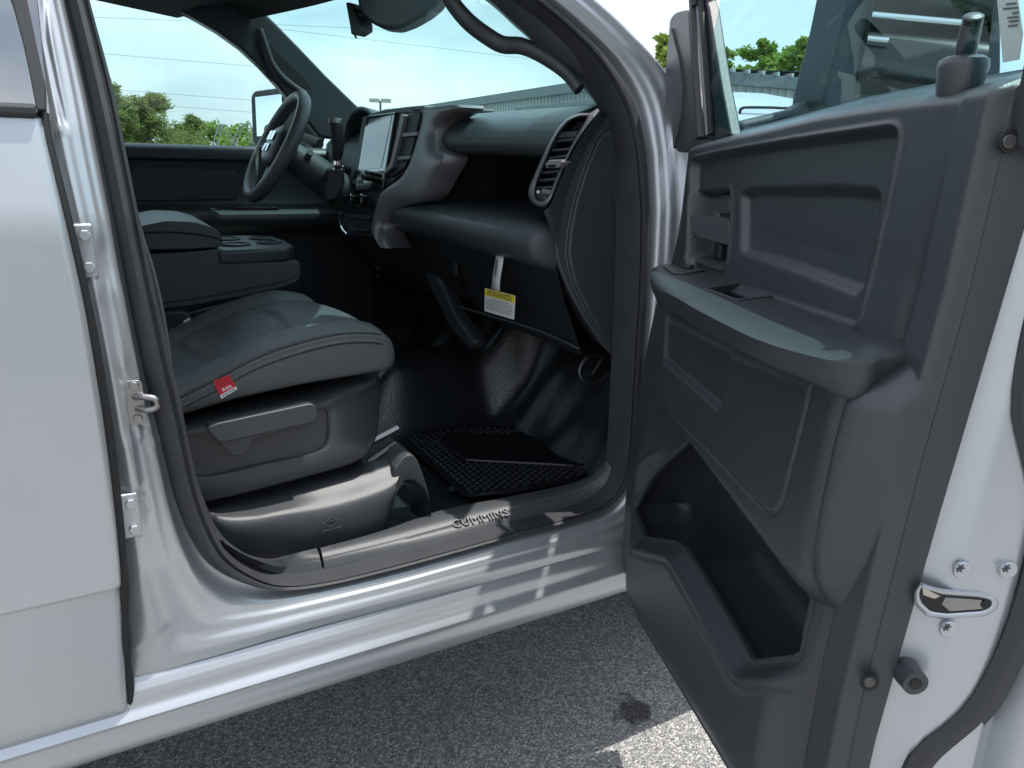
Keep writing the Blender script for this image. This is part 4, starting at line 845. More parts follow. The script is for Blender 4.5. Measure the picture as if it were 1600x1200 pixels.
# map pocket: deep cavity with a bevelled lip
cav = np.array([pd2(x, y, .104) for x, y in ((1074,690),(1040,722),(1015,748),(988,798),(1004,838),(1056,846),(1068,856),(1110,925),(1168,1026),(1176,1031),(1236,1024),(1247,1018),(1258,950),(1262,935),(1160,800))])
d = sdf(cav, U, Z); lipm = smooth(.0, .10, np.interp(U, [.0,.35,.9], [.1,.06,.1]))
bulm = 1-smooth(-.02, .012, sdf(bul, U, Z))
mlow = (1-smooth(.84, .93, Z))*(1-bulm)*(1-smooth(.80, .86, U))*smooth(.06, .20, U); N += mlow*(.026*smooth(.002, .030, d)-.004*np.exp(-((d-.034)/.006)**2))
DCAV = d
# bottom tuck and front return
N -= .045*(1-smooth(0, .09, Z-zb2))**2*.6
frn = np.interp(Z, [.45,.66,.80,.95,1.12,1.20,1.28,1.46], [.03,.02,.03,.05,.09,.14,.165,.155]); N -= .055*(1-smooth(frn-.028, frn+.014, U))
# rolled top edge
N -= .055*(1-smooth(0, .032, zt2-Z))**1.6
V3 = [[D(U[i, j], N[i, j], Z[i, j]) for j in range(U.shape[1])] for i in range(U.shape[0])]
nr_, nc_ = U.shape; vv = [p for r in V3 for p in r]; ffs = []
for i in range(nr_-1):
    for j in range(nc_-1):
        if max(DCAV[i, j], DCAV[i+1, j], DCAV[i, j+1], DCAV[i+1, j+1]) > .0015: ffs.append((i*nc_+j, i*nc_+j+1, (i+1)*nc_+j+1, (i+1)*nc_+j))
TR = obj('door_trim', vv, ffs, 'plastic_door', FRD, angle=179)
def sampN(u, z):
    j = int(np.clip(np.searchsorted(uu, u)-1, 0, nc_-2)); a = (u-uu[j])/(uu[j+1]-uu[j]); zbb = np.interp(u, BOTL[:, 0], BOTL[:, 1]); ztt = np.interp(u, TOPL[:, 0], TOPL[:, 1])
    s = np.clip((z-zbb)/(ztt-zbb), 0, .999)*(nr_-1); i = int(s); b = s-i
    return (N[i, j]*(1-a)+N[i, j+1]*a)*(1-b)+(N[i+1, j]*(1-a)+N[i+1, j+1]*a)*b
cl = resample(roundpoly(cav, .006, 4), 150, True); ce = np.roll(cl, -1, 0)-np.roll(cl, 1, 0); cnm = np.stack([ce[:, 1], -ce[:, 0]], 1); cnm /= np.linalg.norm(cnm, axis=1)[:, None]
if sdf(cav, (cl+cnm*.004)[:, 0], (cl+cnm*.004)[:, 1]).mean() < 0: cnm = -cnm
base_n = np.array([sampN(*(p+q*.004)) for p, q in zip(cl, cnm)])
for _ in range(3): base_n = .25*np.roll(base_n, 1)+.5*base_n+.25*np.roll(base_n, -1)
rows = []
for o, h in ((.012,None),(.007,.0012),(.003,.0012),(.001,-.001),(-.0005,-.005),(.003,-.014),(.018,-.024),(.030,-.05),(.030,-.10),(.02,-.125),(-.012,-.132)):
    r = []
    for p, q, bn in zip(cl, cnm, base_n):
        w_ = p+q*o; n_ = sampN(*w_)+.0003 if h is None else bn+h; r.append(D(w_[0], n_, w_[1]))
    rows.append(r)
rows.append([np.mean(rows[-1], axis=0)]*150)
grid('map_pocket', rows, 'plastic_door', FRD, cu=True, angle=60)
disc('pocket_boss', pd(1108, 928, .0), dn, .012, .05, 'plastic', FRD, seg=18, bevel=.002)
# dark end strip of the trim, with its screws
rows = [[D(UE-.001, float(nb(z))-.004+.004, z), D(UE+.004, float(nb(z))-.012, z), D(UE+.005, float(np.interp(z, [.5,.86,1.1,1.38,1.46], [.090,.084,.068,.046,.04])), z), D(UE-.012, float(np.interp(z, [.5,.86,1.1,1.38,1.46], [.086,.080,.064,.042,.036])), z)] for z in np.linspace(.52, 1.45, 20)]
grid('trim_edge_strip', rows, 'plastic', FRD, angle=30)
for x, y in ((1575,221),(1357,1064)):
    s_ = disc('trim_screw', pe(x, y, UE+.004), du, .009, .004, 'rubber_black', FRD, seg=20, bevel=.001); disc('screw_head', pe(x, y, UE+.008), du, .0055, .003, 'steel_dark', FRD, seg=16, bevel=.001)
# arm rest
zA = lambda u: 1.226
outl = [(1022,418),(1018,428),(1035,446),(1060,460),(1100,482),(1180,522),(1260,548),(1320,560),(1368,560),(1388,550)]
inr = [(1046,410),(1056,410),(1070,412),(1090,415),(1118,424),(1190,452),(1262,480),(1316,503),(1338,516),(1350,528)]
lowp = [(1030,476),(1032,476),(1042,484),(1066,498),(1106,522),(1186,562),(1262,596),(1318,622),(1362,634),(1380,632)]
rows = []
for k, ((a, b), (c, d_), (e, f_)) in enumerate(zip(outl, inr, lowp)):
    za = 1.208+.036*k/9; O = pZ(a, b, za); I2 = pZ(c, d_, za); q = O-HG; n_ = q@dn; Lw = pd(e, f_, n_-.012); Iw = (I2-HG); 
    Ib = D(Iw@du, .02, za); 
    if k == 9: Lw = Lw+np.array([0,0,.0])
    rows.append([Ib+np.array([0,0,.0]), Ib*.4+I2*.6, I2*.5+O*.5+np.array([0,0,.001]), I2*.12+O*.88, O+np.array([0,0,-.003])+dn*.003, O*.8+Lw*.2+dn*.006, (O+Lw)/2+dn*.007, O*.18+Lw*.82+dn*.004, Lw-dn*.006, D((Lw-HG)@du, .06, Lw[2]+.004)])
rows.append([D((p-HG)@du-.004, .05, p[2]) for p in rows[-1]])
rows = np.array(rows)
ar = np.array([spline(rows[:, j], 70) for j in range(10)]); ar = np.array([spline(ar[:, i], 40) for i in range(70)])
def ARz(x): return 1.208+.036*float(np.interp(x, [1022,1388], [0,1]))
AR = grid('arm_rest', ar.tolist(), 'plastic_door', FRD, angle=70)
# pull cup sunk into the arm rest
from mathutils.bvhtree import BVHTree
bvA = BVHTree.FromPolygons([v.co for v in AR.data.vertices], [tuple(p.vertices) for p in AR.data.polygons])
def onarm(x, y, h=0.):
    d = Vector(ray(x, y)).normalized(); q = bvA.ray_cast(Vector(CAM), d)[0]; return np.array(q if q is not None else pZ(x, y, 1.23))+np.array([0,0,h])
co = [(1096,452),(1158,441),(1224,462),(1152,471)]; ci = [(1107,451.7),(1157,443),(1212,461.5),(1151,468)]
lo4, li4 = [onarm(x, y) for x, y in co], [onarm(x, y) for x, y in ci]
bm = bmesh.new(); bm.from_mesh(AR.data); pl = np.array(li4)[:, :2]; mid_ = pl.mean(0); pl = mid_+(pl-mid_)*1.12
kill = [f for f in bm.faces if f.normal.z > .5 and sdf(pl, np.array([f.calc_center_median().x]), np.array([f.calc_center_median().y]))[0] < 0]
bmesh.ops.delete(bm, geom=kill, context='FACES'); bm.to_mesh(AR.data); bm.free()
rows = [roundpoly([p+np.array([0,0,h]) for p in L4], .008) for L4, h in ((lo4, -.002), (lo4, .0014), ([a_*.5+b_*.5 for a_, b_ in zip(lo4, li4)], .0024), (li4, .0012), (li4, -.004), (li4, -.03))]
rows.append([np.mean(rows[-1], axis=0)]*len(rows[-1]))
grid('pull_cup', rows, 'plastic', FRD, cu=True, angle=40)
# window switch on the arm rest
so = [(1034,418),(1046,412),(1080,410),(1116,417),(1118,421),(1080,428),(1052,430)]
prism('switch_plate', roundpoly([onarm(x, y, .0) for x, y in so], .012), (0,0,.0035), 'plastic_warm', FRD, bevel=.0015)
prism('window_switch', [onarm(x, y, .003) for x, y in ((1062,421),(1078,414),(1090,416),(1077,424))], (0,0,.005), 'plastic', FRD, bevel=.0015)
prism('switch_mark', [onarm(x, y, .0085) for x, y in ((1070,419),(1078,416),(1082,417),(1075,420))], (0,0,.0003), 'tag_white', FRD, smooth=False)
# inner release handle
hb = [(1077,338),(1080,336),(1138,341),(1140,372),(1138,384),(1110,376),(1090,371),(1080,362)]
def hn(x): return .092-.040*(x-1077)/62
rows = [[pd(x, y, hn(x)) for x, y in hb]]
P1 = [pd(x, y, hn(x)) for x, y in [tuple(q) for q in roundpoly([np.array(q, float) for q in hb], 5)]]
prism('release_handle', P1, dn*(-.014), 'plastic_door', FRD, bevel=.005, seg=3)
prism('handle_pivot', [pd(x, y, .046) for x, y in [tuple(q) for q in roundpoly([np.array(q, float) for q in ((1120,312),(1126,304),(1139,303),(1139,336),(1119,334))], 6)]], dn*(-.02), 'plastic_warm', FRD, bevel=.004)
box('handle_stop', pd(1127, 392, .045), .03, .02, .03, 'plastic_black', FRD, ax=(du, dn, (0,0,1)), bevel=.006)
# lock knob and its turret
kt = pd(1514, 106, .044); kb = D(.845, .052, 1.0); u0 = (kt-HG)@du
rows = []
for z_, r_ in ((-.06,.006),(-.04,.013),(-.02,.018),(.0,.021),(.006,.020),(.009,.015),(.010,.004)):
    rows.append([kt+du*(r_*1.15*math.cos(a))+dn*(r_*.9*math.sin(a)+.006)+np.array([0,0,z_]) for a in np.linspace(0, 2*math.pi, 28, endpoint=False)])
capgrid('lock_turret', rows, 'plastic_door', FRD, angle=50)
kp0 = kt+dn*.006+np.array([0,0,.01]); kp1 = pd(1522, 22, .058)
ax2 = kp1-kp0; tube('lock_knob', [kp0+ax2*t for t in (0,.5,.78,.80,.815,.83,.85,.87,.885,.905,.92,.96,1)], [.0088,.0084,.0082,.0066,.0066,.0082,.0066,.0082,.0066,.0082,.0082,.0080,.0055], 'plastic_warm', FRD, seg=18)
# -------- window frame, sail panel, glass, mirror
def fp3(n): return lambda q: pd(q[0], q[1], n)
sail = [(1046,30),(1054,19),(1076,14),(1078,60),(1084,140),(1093,215),(1066,232),(1060,240),(1052,230),(1050,190),(1040,172),(1040,120),(1043,70)]
prism('sail_panel', [pd(x, y, .055) for x, y in [tuple(q) for q in roundpoly([np.array(q, float) for q in sail], 8)]], dn*(-.03), 'plastic_warm', FRD, bevel=.006, seg=3)
prism('sail_cover', [pd(x, y, .060) for x, y in [tuple(q) for q in roundpoly([np.array(q, float) for q in ((1047,40),(1060,90),(1066,140),(1062,190),(1052,236),(1049,190),(1040,172),(1040,120),(1043,70))], 8)]], dn*(-.02), 'plastic', FRD, bevel=.005, seg=3)
gch = [((1077,-60),(1082,0),(1086,100),(1094,216)), ((1088,-60),(1090,0),(1098,100),(1106,212)), ((1094,-60),(1096,0),(1105,100),(1112,210))]
for k, (ch, n_, r_, m_) in enumerate(zip(gch, (.052,.046,.05), (.007,.0045,.005), ('plastic','satin','rubber_black'))): tube('glass_run', spline([pd(x, y, n_) for x, y in ch], 20), r_, m_, FRD, seg=8)
fs = [(1110,-60),(1103,0),(1108,15),(1118,80),(1128,140),(1142,212),(1108,222),(1100,120),(1094,0),(1094,-60)]
prism('window_frame', [pd(x, y, .045) for x, y in fs], dn*(-.02), 'plastic', FRD, bevel=.004)
# upper frame of the door out of shot: along the roof line and down the rear edge
up_ = [pd(1087,10,.05), pd(1090,-40,.055), D(.30,.085,1.76), D(.55,.105,1.84), D(.80,.115,1.87), D(.95,.11,1.84), D(.975,.085,1.70), D(.965,.06,1.50), D(.95,.05,1.42)]
tube('upper_frame', spline(up_, 60), [.008+.016*min(1, i/14) for i in range(60)], 'rubber', FRD, seg=10)
gv = [D(.17,.042,1.43), D(.20,.06,1.60), D(.32,.085,1.72), D(.55,.10,1.815), D(.80,.11,1.845), D(.93,.105,1.82), D(.945,.08,1.68), D(.935,.05,1.43)]
obj('window_glass', gv, [tuple(range(len(gv)))], 'glass_door', FRD, smooth=False)
st_ = [pd(x, y, .070) for x, y in ((1546,-60),(1574,-60),(1580,50),(1571,92),(1546,97))]
SK = prism('glass_sticker', [D((p-HG)@du, .058+.10*((p-HG)[2]-1.48), p[2]) for p in st_], dn*.0006, 'sticker', FRD, smooth=False)
for y, x0, x1_ in ((5,1560,1576),(12,1555,1578),(19,1568,1578),(26,1560,1577),(32,1562,1577),(39,1560,1575)):
    q = [pd(x, yy, .070) for x, yy in ((x0,y),(x1_,y-2),(x1_,y+.5),(x0,y+2.5))]
    prism('sticker_print', [D((p-HG)@du, .0592+.10*((p-HG)[2]-1.48), p[2]) for p in q], dn*.0003, 'ink', FRD, smooth=False)
# tow mirror standing outside the door
tilt = math.radians(-3); um = .15
def mp3(x, y, off=0.): p = pe(x, y, um+off); return p
mh = [(1284,170),(1296,120),(1318,40),(1335,-40),(1350,-110),(1560,-120),(1566,-40),(1566,120),(1545,170)]
MH = prism('mirror_housing', roundpoly([mp3(x, y) for x, y in mh], .02), du*(-.10)+dn*(.015), 'mirror_plastic', FRD, bevel=.014, seg=3)
mgl = [(1336,148),(1338,142),(1352,60),(1364,-30),(1374,-90),(1538,-100),(1541,-20),(1541,112),(1535,148)]
MG_ = [mp3(x, y, .004) for x, y in mgl]; c_ = np.mean(MG_, axis=0); nrm = du.copy()
mm = [p+du*(p[2]-c_[2])*math.tan(math.radians(7.5))+du*.010 for p in MG_]
prism('mirror_bezel', [p-du*.012 for p in [c_+(q-c_)*1.035 for q in mm]], du*.010, 'rubber_black', FRD, bevel=.002)
prism('mirror_glass', mm, du*.0008, 'mirror', FRD, smooth=False)
prism('mirror_arm', [mp3(x, y, -.05) for x, y in ((1284,140),(1330,150),(1310,190),(1220,196),(1200,215),(1150,215),(1156,190),(1240,170))], du*(-.05), 'mirror_plastic', FRD, bevel=.012, seg=3)
# ------------------------------------------------------------------ things lying or hanging in the cab
zf = .588
mo_ = [pZ(x, y, zf+.004) for x, y in ((628,688),(640,700),(724,776),(735,778),(800,772),(945,744),(950,715),(948,668),(880,672),(760,668),(660,676))]
FMT = empty('floor_mat', (.85,.45,zf), 'black rubber floor mat with raised nubs in the passenger footwell', 'floor mat')
prism('mat_base', roundpoly(mo_, .03), (0,0,.006), 'mat_rubber', FMT, bevel=.003)
def inpoly(p, poly): return sdf(np.array(poly)[:, :2], np.array([p[0]]), np.array([p[1]]))[0]
tray = [pZ(x, y, zf+.01) for x, y in ((690,690),(728,720),(850,724),(905,726),(945,716),(948,676),(800,680),(700,680))]
tube('mat_rim', spline([pZ(x, y, zf+.011) for x, y in ((640,694),(726,770),(740,772),(800,766),(940,740))], 40), .004, 'mat_rubber', FMT, seg=6)
tube('tray_edge', spline([pZ(x, y, zf+.012) for x, y in ((668,682),(700,700),(728,717),(735,719),(850,725),(905,727),(945,717))], 40), .004, 'mat_rubber', FMT, seg=6)
v, f_ = [], []
xs_ = np.arange(.55, 1.35, .0175); ys_ = np.arange(.15, 1.0, .021)
for i, X in enumerate(xs_):
    for j, Y in enumerate(ys_):
        p = (X, Y+(.0105 if i % 2 else 0)); 
        if inpoly(p, mo_) > -.016 or inpoly(p, tray) < .010: continue
        k = len(v); a, b, h = .0058, .0040, .0045
        v += [(p[0]-a, p[1]-b, zf+.0098), (p[0]+a, p[1]-b, zf+.0098), (p[0]+a, p[1]+b, zf+.0098), (p[0]-a, p[1]+b, zf+.0098), (p[0]-a*.55, p[1]-b*.55, zf+.0098+h), (p[0]+a*.55, p[1]-b*.55, zf+.0098+h), (p[0]+a*.55, p[1]+b*.55, zf+.0098+h), (p[0]-a*.55, p[1]+b*.55, zf+.0098+h)]
        f_ += [(k+4,k+5,k+6,k+7),(k,k+1,k+5,k+4),(k+1,k+2,k+6,k+5),(k+2,k+3,k+7,k+6),(k+3,k,k+4,k+7)]
tag(obj('mat_nubs', v, f_, 'nub', FMT, smooth=False), kind='stuff')
for k in range(14):
    a = pZ(872+k*6.2, 690+k*.6, zf+.0105); b = pZ(892+k*6.2, 676+k*.4, zf+.0105)
    if inpoly(a, mo_) < -.01 and inpoly(b, mo_) < -.005: tube('mat_ridge', [a, b], .0022, 'mat_rubber', FMT, seg=5)
disc('mat_anchor', pZ(706, 766, zf+.004), (0,0,1), .016, .006, 'plastic_black', FMT, seg=22, bevel=.002); disc('anchor_post', pZ(706, 764, zf+.01), (0,0,1), .006, .005, 'plastic', FMT, seg=14, bevel=.001)
# warning tag hanging from the glove box
c4 = [pX(x, y, .842) for x, y in ((757.5,450),(805,462),(803,499.5),(757,486))]
AT = empty('warning_tag', tuple(c4[3]), 'white paper warning tag with yellow header hanging below the padded dash', 'paper tag')
cd4 = roundpoly(c4, .003)
prism('tag_card', cd4, (.0008,0,0), 'white_label', AT, smooth=False)
def l4(a, b, o=0.): return (c4[0]*(1-a)+c4[1]*a)*(1-b)+(c4[3]*(1-a)+c4[2]*a)*b+np.array([-o,0,0])
prism('tag_header', [l4(a, b, .0004) for a, b in ((0.01,0.01),(.99,.01),(.99,.31),(.01,.31))], (.0003,0,0), 'yellow_label', AT, smooth=False)
ex = c4[1]-c4[0]; ey = c4[0]-c4[3]; wd = np.linalg.norm(ex)
text('tag_print', 'THIS VEHICLE IS EQUIPPED', .0098, l4(.5,.10,.0008), ex, ey, 'ink', AT, depth=.0001); text('tag_print', 'WITH ADVANCED AIR BAGS', .0098, l4(.5,.22,.0008), ex, ey, 'ink', AT, depth=.0001)
rw = random.Random(9)
for k in range(7):                                        # print too small to read in the photograph: word-length strokes
    a_, row = .07 if k else .2, .39+k*.075
    while a_ < (.90 if k else .78):
        b_ = min(a_+rw.uniform(.04,.11), .93); prism('tag_fine_print', [l4(p, q, .0006) for p, q in ((a_,row),(b_,row),(b_,row+.026),(a_,row+.026))], (.0002,0,0), 'ink', AT, smooth=False); a_ = b_+.02
strip = [((775,399),(787,400)),((773,412),(785.5,412)),((770.5,425),(783,426)),((769,438),(781,439)),((767.5,452),(780.5,455))]
rows = [[pX(*a, X_), pX(*b, X_)] for (a, b), X_ in zip(strip, (.836,.834,.835,.838,.8415))]
grid('tag_strap', rows, 'white_label', AT, solid=.0006)
m_ = [pX(x, y, .8335) for x, y in ((776,408),(777,409),(772,432),(773,431))]; e_ = pX(771.5, 434, .8335)-pX(775, 406, .8335)
for k in range(16):
    t = k/16; a = pX(774.5-3.3*t, 406+26*t, .8325); b = pX(778-3.2*t, 406.4+26*t, .8325); d_ = np.array([0,0,-.0022*(1+(k*7 % 3)*.3)*.5]); prism('tag_barcode', [a, b, b+d_, a+d_], (.0002,0,0), 'ink', AT, smooth=False)

# ------------------------------------------------------------------ surroundings
def gnd(x, dist):                                         # ground point in the direction of a photo column, at a distance
    d = ray(x, 230); h = np.array([d[0], d[1]]); h /= np.linalg.norm(h); return np.array([h[0]*dist, CAM[1]+h[1]*dist, 0.])
def topz(x, y, dist):
    d = ray(x, y); return CAM[2]+dist*d[2]/math.hypot(d[0], d[1])
# metal warehouse: one long corrugated wall towards the truck, a second round the corner
zc0 = 5.0; K = pZ(1052, 106, zc0)[:2]; Lx = pZ(700, 160, zc0)[:2]; Rx = pZ(1290, 142, zc0)[:2]
dirL = (Lx-K)/np.linalg.norm(Lx-K); dirR = np.array([-dirL[1], dirL[0]]); 
if dirR @ (Rx-K) < 0: dirR = -dirR
WH = empty('warehouse', (K[0], K[1], 0), 'long grey corrugated metal warehouse beyond the windscreen', 'building')
def corr(name, a, dr, L_, z0, z1, m, outn, pitch=.45):
    v, f_ = [], []; n = int(L_/pitch)
    for k in range(n):
        for s, o in ((0,0),(.55,0),(.62,.07),(.93,.07)):
            q = a+dr*(k+s)*pitch+outn*o; v += [(q[0], q[1], z0), (q[0], q[1], z1)]
    for i in range(len(v)//2-1): f_.append((2*i, 2*i+2, 2*i+3, 2*i+1))
    return obj(name, v, f_, m, WH, smooth=False)
corr('wall', K, dirL, 62, 0, zc0-.45, 'siding', -dirR); corr('wall', K, dirR, 26, 0, zc0-.45, 'siding', -dirL)
for a, dr, nn_, L_ in ((K, dirL, -dirR, 62), (K, dirR, -dirL, 26)):
    q = [a+nn_*.35-dr*.35, a+dr*L_+nn_*.35, a+dr*L_-nn_*.05, a-nn_*.05]
    prism('roof_fascia', [(p[0], p[1], zc0-.5) for p in q], (0,0,.5), 'siding_dark', WH, bevel=.02)
ctr = K+dirL*31+dirR*13
rf = [K-dirR*.3-dirL*.3, K+dirL*62-dirR*.3, K+dirL*62+dirR*26, K+dirR*26-dirL*.3]
mid0, mid1 = (rf[0]+rf[3])/2, (rf[1]+rf[2])/2
obj('roof', [(*rf[0], zc0),(*rf[1], zc0),(*mid1, zc0+.5),(*mid0, zc0+.5),(*rf[3], zc0),(*rf[2], zc0)], [(0,1,2,3),(3,2,5,4)], 'roof_metal', WH, smooth=False)
for k in range(32):
    p = K+dirR*(.3+k*.8)-dirL*.3; box('roof_seam', (p[0], p[1], zc0+.05), .12, .5, .14, 'roof_metal', WH, ax=((*dirR,0),(*dirL,0),(0,0,1)), bevel=0)
for t, wdt, z0_, z1_, m_ in ((9,4.0,0,3.6,'siding_dark'),(22,4.0,0,3.6,'siding_dark'),(16,1.0,0,2.2,'plastic')):
    p = K+dirL*t-dirR*.10; box('loading_door', (p[0], p[1], (z0_+z1_)/2), wdt, .08, z1_-z0_, m_, WH, ax=((*dirL,0),(*dirR,0),(0,0,1)), bevel=.02)
p = K+dirL*7-dirR*1.0; box('canopy', (p[0], p[1], 3.75), 9, 2.0, .22, 'siding_dark', WH, ax=((*dirL,0),(*dirR,0),(0,0,1)), bevel=.03)
# trees
def tree(base, H, W, label, kind='leaf', seed=1, n=2600, leaf=.22, low=.25, sparse=1., group='trees round the car park'):
    R = random.Random(seed); b = np.array(base); t = empty('tree' if kind == 'leaf' else 'pine_tree', tuple(b), label, 'tree', group)
    trunk = spline([b+np.array([R.uniform(-.15,.15)*k, R.uniform(-.15,.15)*k, H*.92*k/5]) for k in range(6)], 20)
    v, f_ = [], []
    def addtube(path, r0, r1, seg=6):
        base_i = len(v); path = np.array(path); fr_ = frames(path)
        for (x, y), q, k in zip(fr_, path, range(len(path))):
            r = r0+(r1-r0)*k/(len(path)-1)
            for a in range(seg): v.append(q+x*r*math.cos(a*2*math.pi/seg)+y*r*math.sin(a*2*math.pi/seg))
        for k in range(len(path)-1):
            for a in range(seg): f_.append((base_i+k*seg+a, base_i+k*seg+(a+1) % seg, base_i+(k+1)*seg+(a+1) % seg, base_i+(k+1)*seg+a))
    addtube(trunk, .028*H, .006*H, 8); tips = []
    nb_ = 26
    for k in range(nb_):
        h = low+(1-low)*(k+.5)/nb_*.98; q = trunk[min(19, int(h*19))]; a = k*2.4+R.uniform(-.4,.4)
        rad = W/2*(1-abs(2*(h-low)/(1-low)-.75)**1.7*.55)*R.uniform(.65,1.1) if kind == 'leaf' else W/2*(1.05-.85*(h-low)/(1-low))*R.uniform(.65,1.15)
        end = q+np.array([math.cos(a)*rad, math.sin(a)*rad, rad*R.uniform(.05,.5)]); mid_ = (q+end)/2+np.array([0,0,rad*.12])
        addtube([q, mid_, end], .008*H, .002*H, 5); tips += [(end, rad), ((mid_+end)/2, rad*.8), (mid_, rad*.6)]
        for _ in range(2): e3 = end+np.array([R.uniform(-1,1), R.uniform(-1,1), R.uniform(-.3,.8)])*rad*.3; addtube([end, e3], .003*H, .001*H, 4); tips.append((e3, rad*.7))
    obj('trunk', v, f_, 'bark', t, angle=80)
    lv_, lf = [], []
    for k in range(int(n*sparse)):
        (c_, rad) = tips[R.randrange(len(tips))]; s_ = rad*.30+.12
        p = c_+np.array([R.gauss(0,1), R.gauss(0,1), R.gauss(0,.75)])*s_*.62
        d1 = np.array([R.gauss(0,1), R.gauss(0,1), R.gauss(0,.6)]); d1 /= np.linalg.norm(d1); d2 = np.cross(d1, [R.gauss(0,1), R.gauss(0,1), R.gauss(0,1)]); d2 /= np.linalg.norm(d2)+1e-9
        l_ = leaf*R.uniform(.6,1.3); w_ = l_*(.55 if kind == 'leaf' else .22); i = len(lv_)
        lv_ += [p-d1*l_/2, p+d2*w_/2, p+d1*l_/2, p-d2*w_/2]; lf.append((i, i+1, i+2, i+3))
    obj('crown', lv_, lf, 'leaf' if kind == 'leaf' else 'leaf_pine', t, smooth=False)
    return t
def place(x, ytop, dist, wpx, label, **kw):
    b = gnd(x, dist); H = topz(x, ytop, dist)*1.08; W = wpx/FPX*dist*1.15; tree(b, H, W, label, **kw)
place(236, 152, 42, 84, 'bushy green pine in the middle of the driver window', kind='pine', seed=3, n=7000, leaf=.34, low=.12)
place(288, 182, 48, 46, 'small rounded pine right of the bushy pine in the driver window', kind='pine', seed=5, n=3200, leaf=.34, low=.15)
place(178, 126, 40, 52, 'pine beside the door pillar at the left of the driver window', kind='pine', seed=8, n=4500, leaf=.34, low=.12)
place(206, 176, 46, 52, 'low pine between the pillar pine and the bushy pine', kind='pine', seed=11, n=3200, leaf=.34, low=.12)
place(312, 176, 50, 26, 'thin bare young tree beside the raised wipers', kind='leaf', seed=14, n=40, leaf=.2, low=.3)
place(350, 212, 70, 90, 'distant low green tree behind the raised wipers', seed=15, n=2600, leaf=.4, low=.1)
place(1030, 52, 46, 44, 'leafy tree seen between windscreen pillar and open door', seed=21, n=5000, leaf=.4, low=.2)
place(1162, 58, 58, 70, 'pointed leafy tree left in the open door window', seed=22, n=6000, leaf=.42, low=.2)
place(1122, 74, 62, 60, 'small tree behind the front frame of the open door', seed=28, n=4000, leaf=.42, low=.2)
place(1245, 60, 54, 96, 'broad rounded tree in the middle of the open door window', seed=23, n=9000, leaf=.42, low=.15)
place(1200, 80, 66, 80, 'low tree between the pointed and the broad tree', seed=24, n=4500, leaf=.45, low=.15)
place(1300, 8, 44, 56, 'tall loose tree beside the tow mirror', seed=25, n=2600, leaf=.36, low=.35)
place(1292, 66, 50, 80, 'dense tree at the foot of the tall loose tree', seed=26, n=5500, leaf=.4, low=.12)
# car park lamp
b = gnd(596, 70); H = topz(596, 157, 70)
LP = empty('parking_lamp', tuple(b), 'tall twin headed car park lamp above the dashboard', 'lamp post')
tube('pole', [b, b+np.array([0,0,H-.1])], [.14,.09], 'steel_dark', LP, seg=10)
rx = _rt*np.array([1,1,0]); rx /= np.linalg.norm(rx); dx = np.cross([0,0,1], rx)
for s in (-1, 1): box('lamp_head', b+np.array([0,0,H])+rx*s*.50, .88, .42, .34, 'lamp_head', LP, ax=(rx, dx, (0,0,1)), bevel=.06)
box('cross_arm', b+np.array([0,0,H-.1]), .4, .12, .10, 'steel_dark', LP, ax=(rx, dx, (0,0,1)), bevel=.01)
# overhead lines and the poles that carry them
UPs = []
for x, d_ in ((-900, 60), (2500, 60)):
    pass
def pole(x, dist, label):
    b = gnd(x, dist); p = empty('utility_pole', tuple(b), label, 'utility pole', 'poles of the overhead line'); tube('post', [b, b+np.array([0,0,14])], [.17,.12], 'pole_wood', p, seg=10)
    box('cross_arm', b+np.array([0,0,12.6]), .12, 2.4, .14, 'pole_wood', p, bevel=.01); return b
dA, dB = ray(-200, 230), ray(1330, 230)
A0 = gnd(-150, 46); B0 = gnd(690, 62)
pole(-150, 46, 'wooden utility pole left of the cab outside the view'); pole(1900, 60, 'wooden utility pole right of the cab outside the view')
Q0 = gnd(1900, 60)
def wire(x0, y0, x1, y1, dist, label):                    # through two photo points, sagging between far ends
    d0, d1 = ray(x0, y0), ray(x1, y1); P0 = CAM+d0*(dist/math.hypot(d0[0], d0[1])); P1 = CAM+d1*(dist*1.12/math.hypot(d1[0], d1[1])); dr = P1-P0
    pts = [P0+dr*t for t in np.linspace(-.55, 1.5, 30)]; o = tube('power_line', pts, .010, 'wire', None, seg=5); tag(o, label, 'cable', 'overhead lines')
wire(175, 140, 388, 156, 45, 'upper of two dark cables just above the pines'); wire(185, 160, 388, 175, 45, 'lower of two dark cables just above the pines')
wire(150, 83, 400, 104, 46, 'thin cable midway up the driver window'); wire(150, 27, 300, 33, 47, 'thin cable near the top of the driver window')
wire(560, 60, 760, 84, 50, 'cable crossing the windscreen below the rear view mirror'); wire(420, 38, 560, 44, 50, 'faint cable at the upper left of the windscreen')
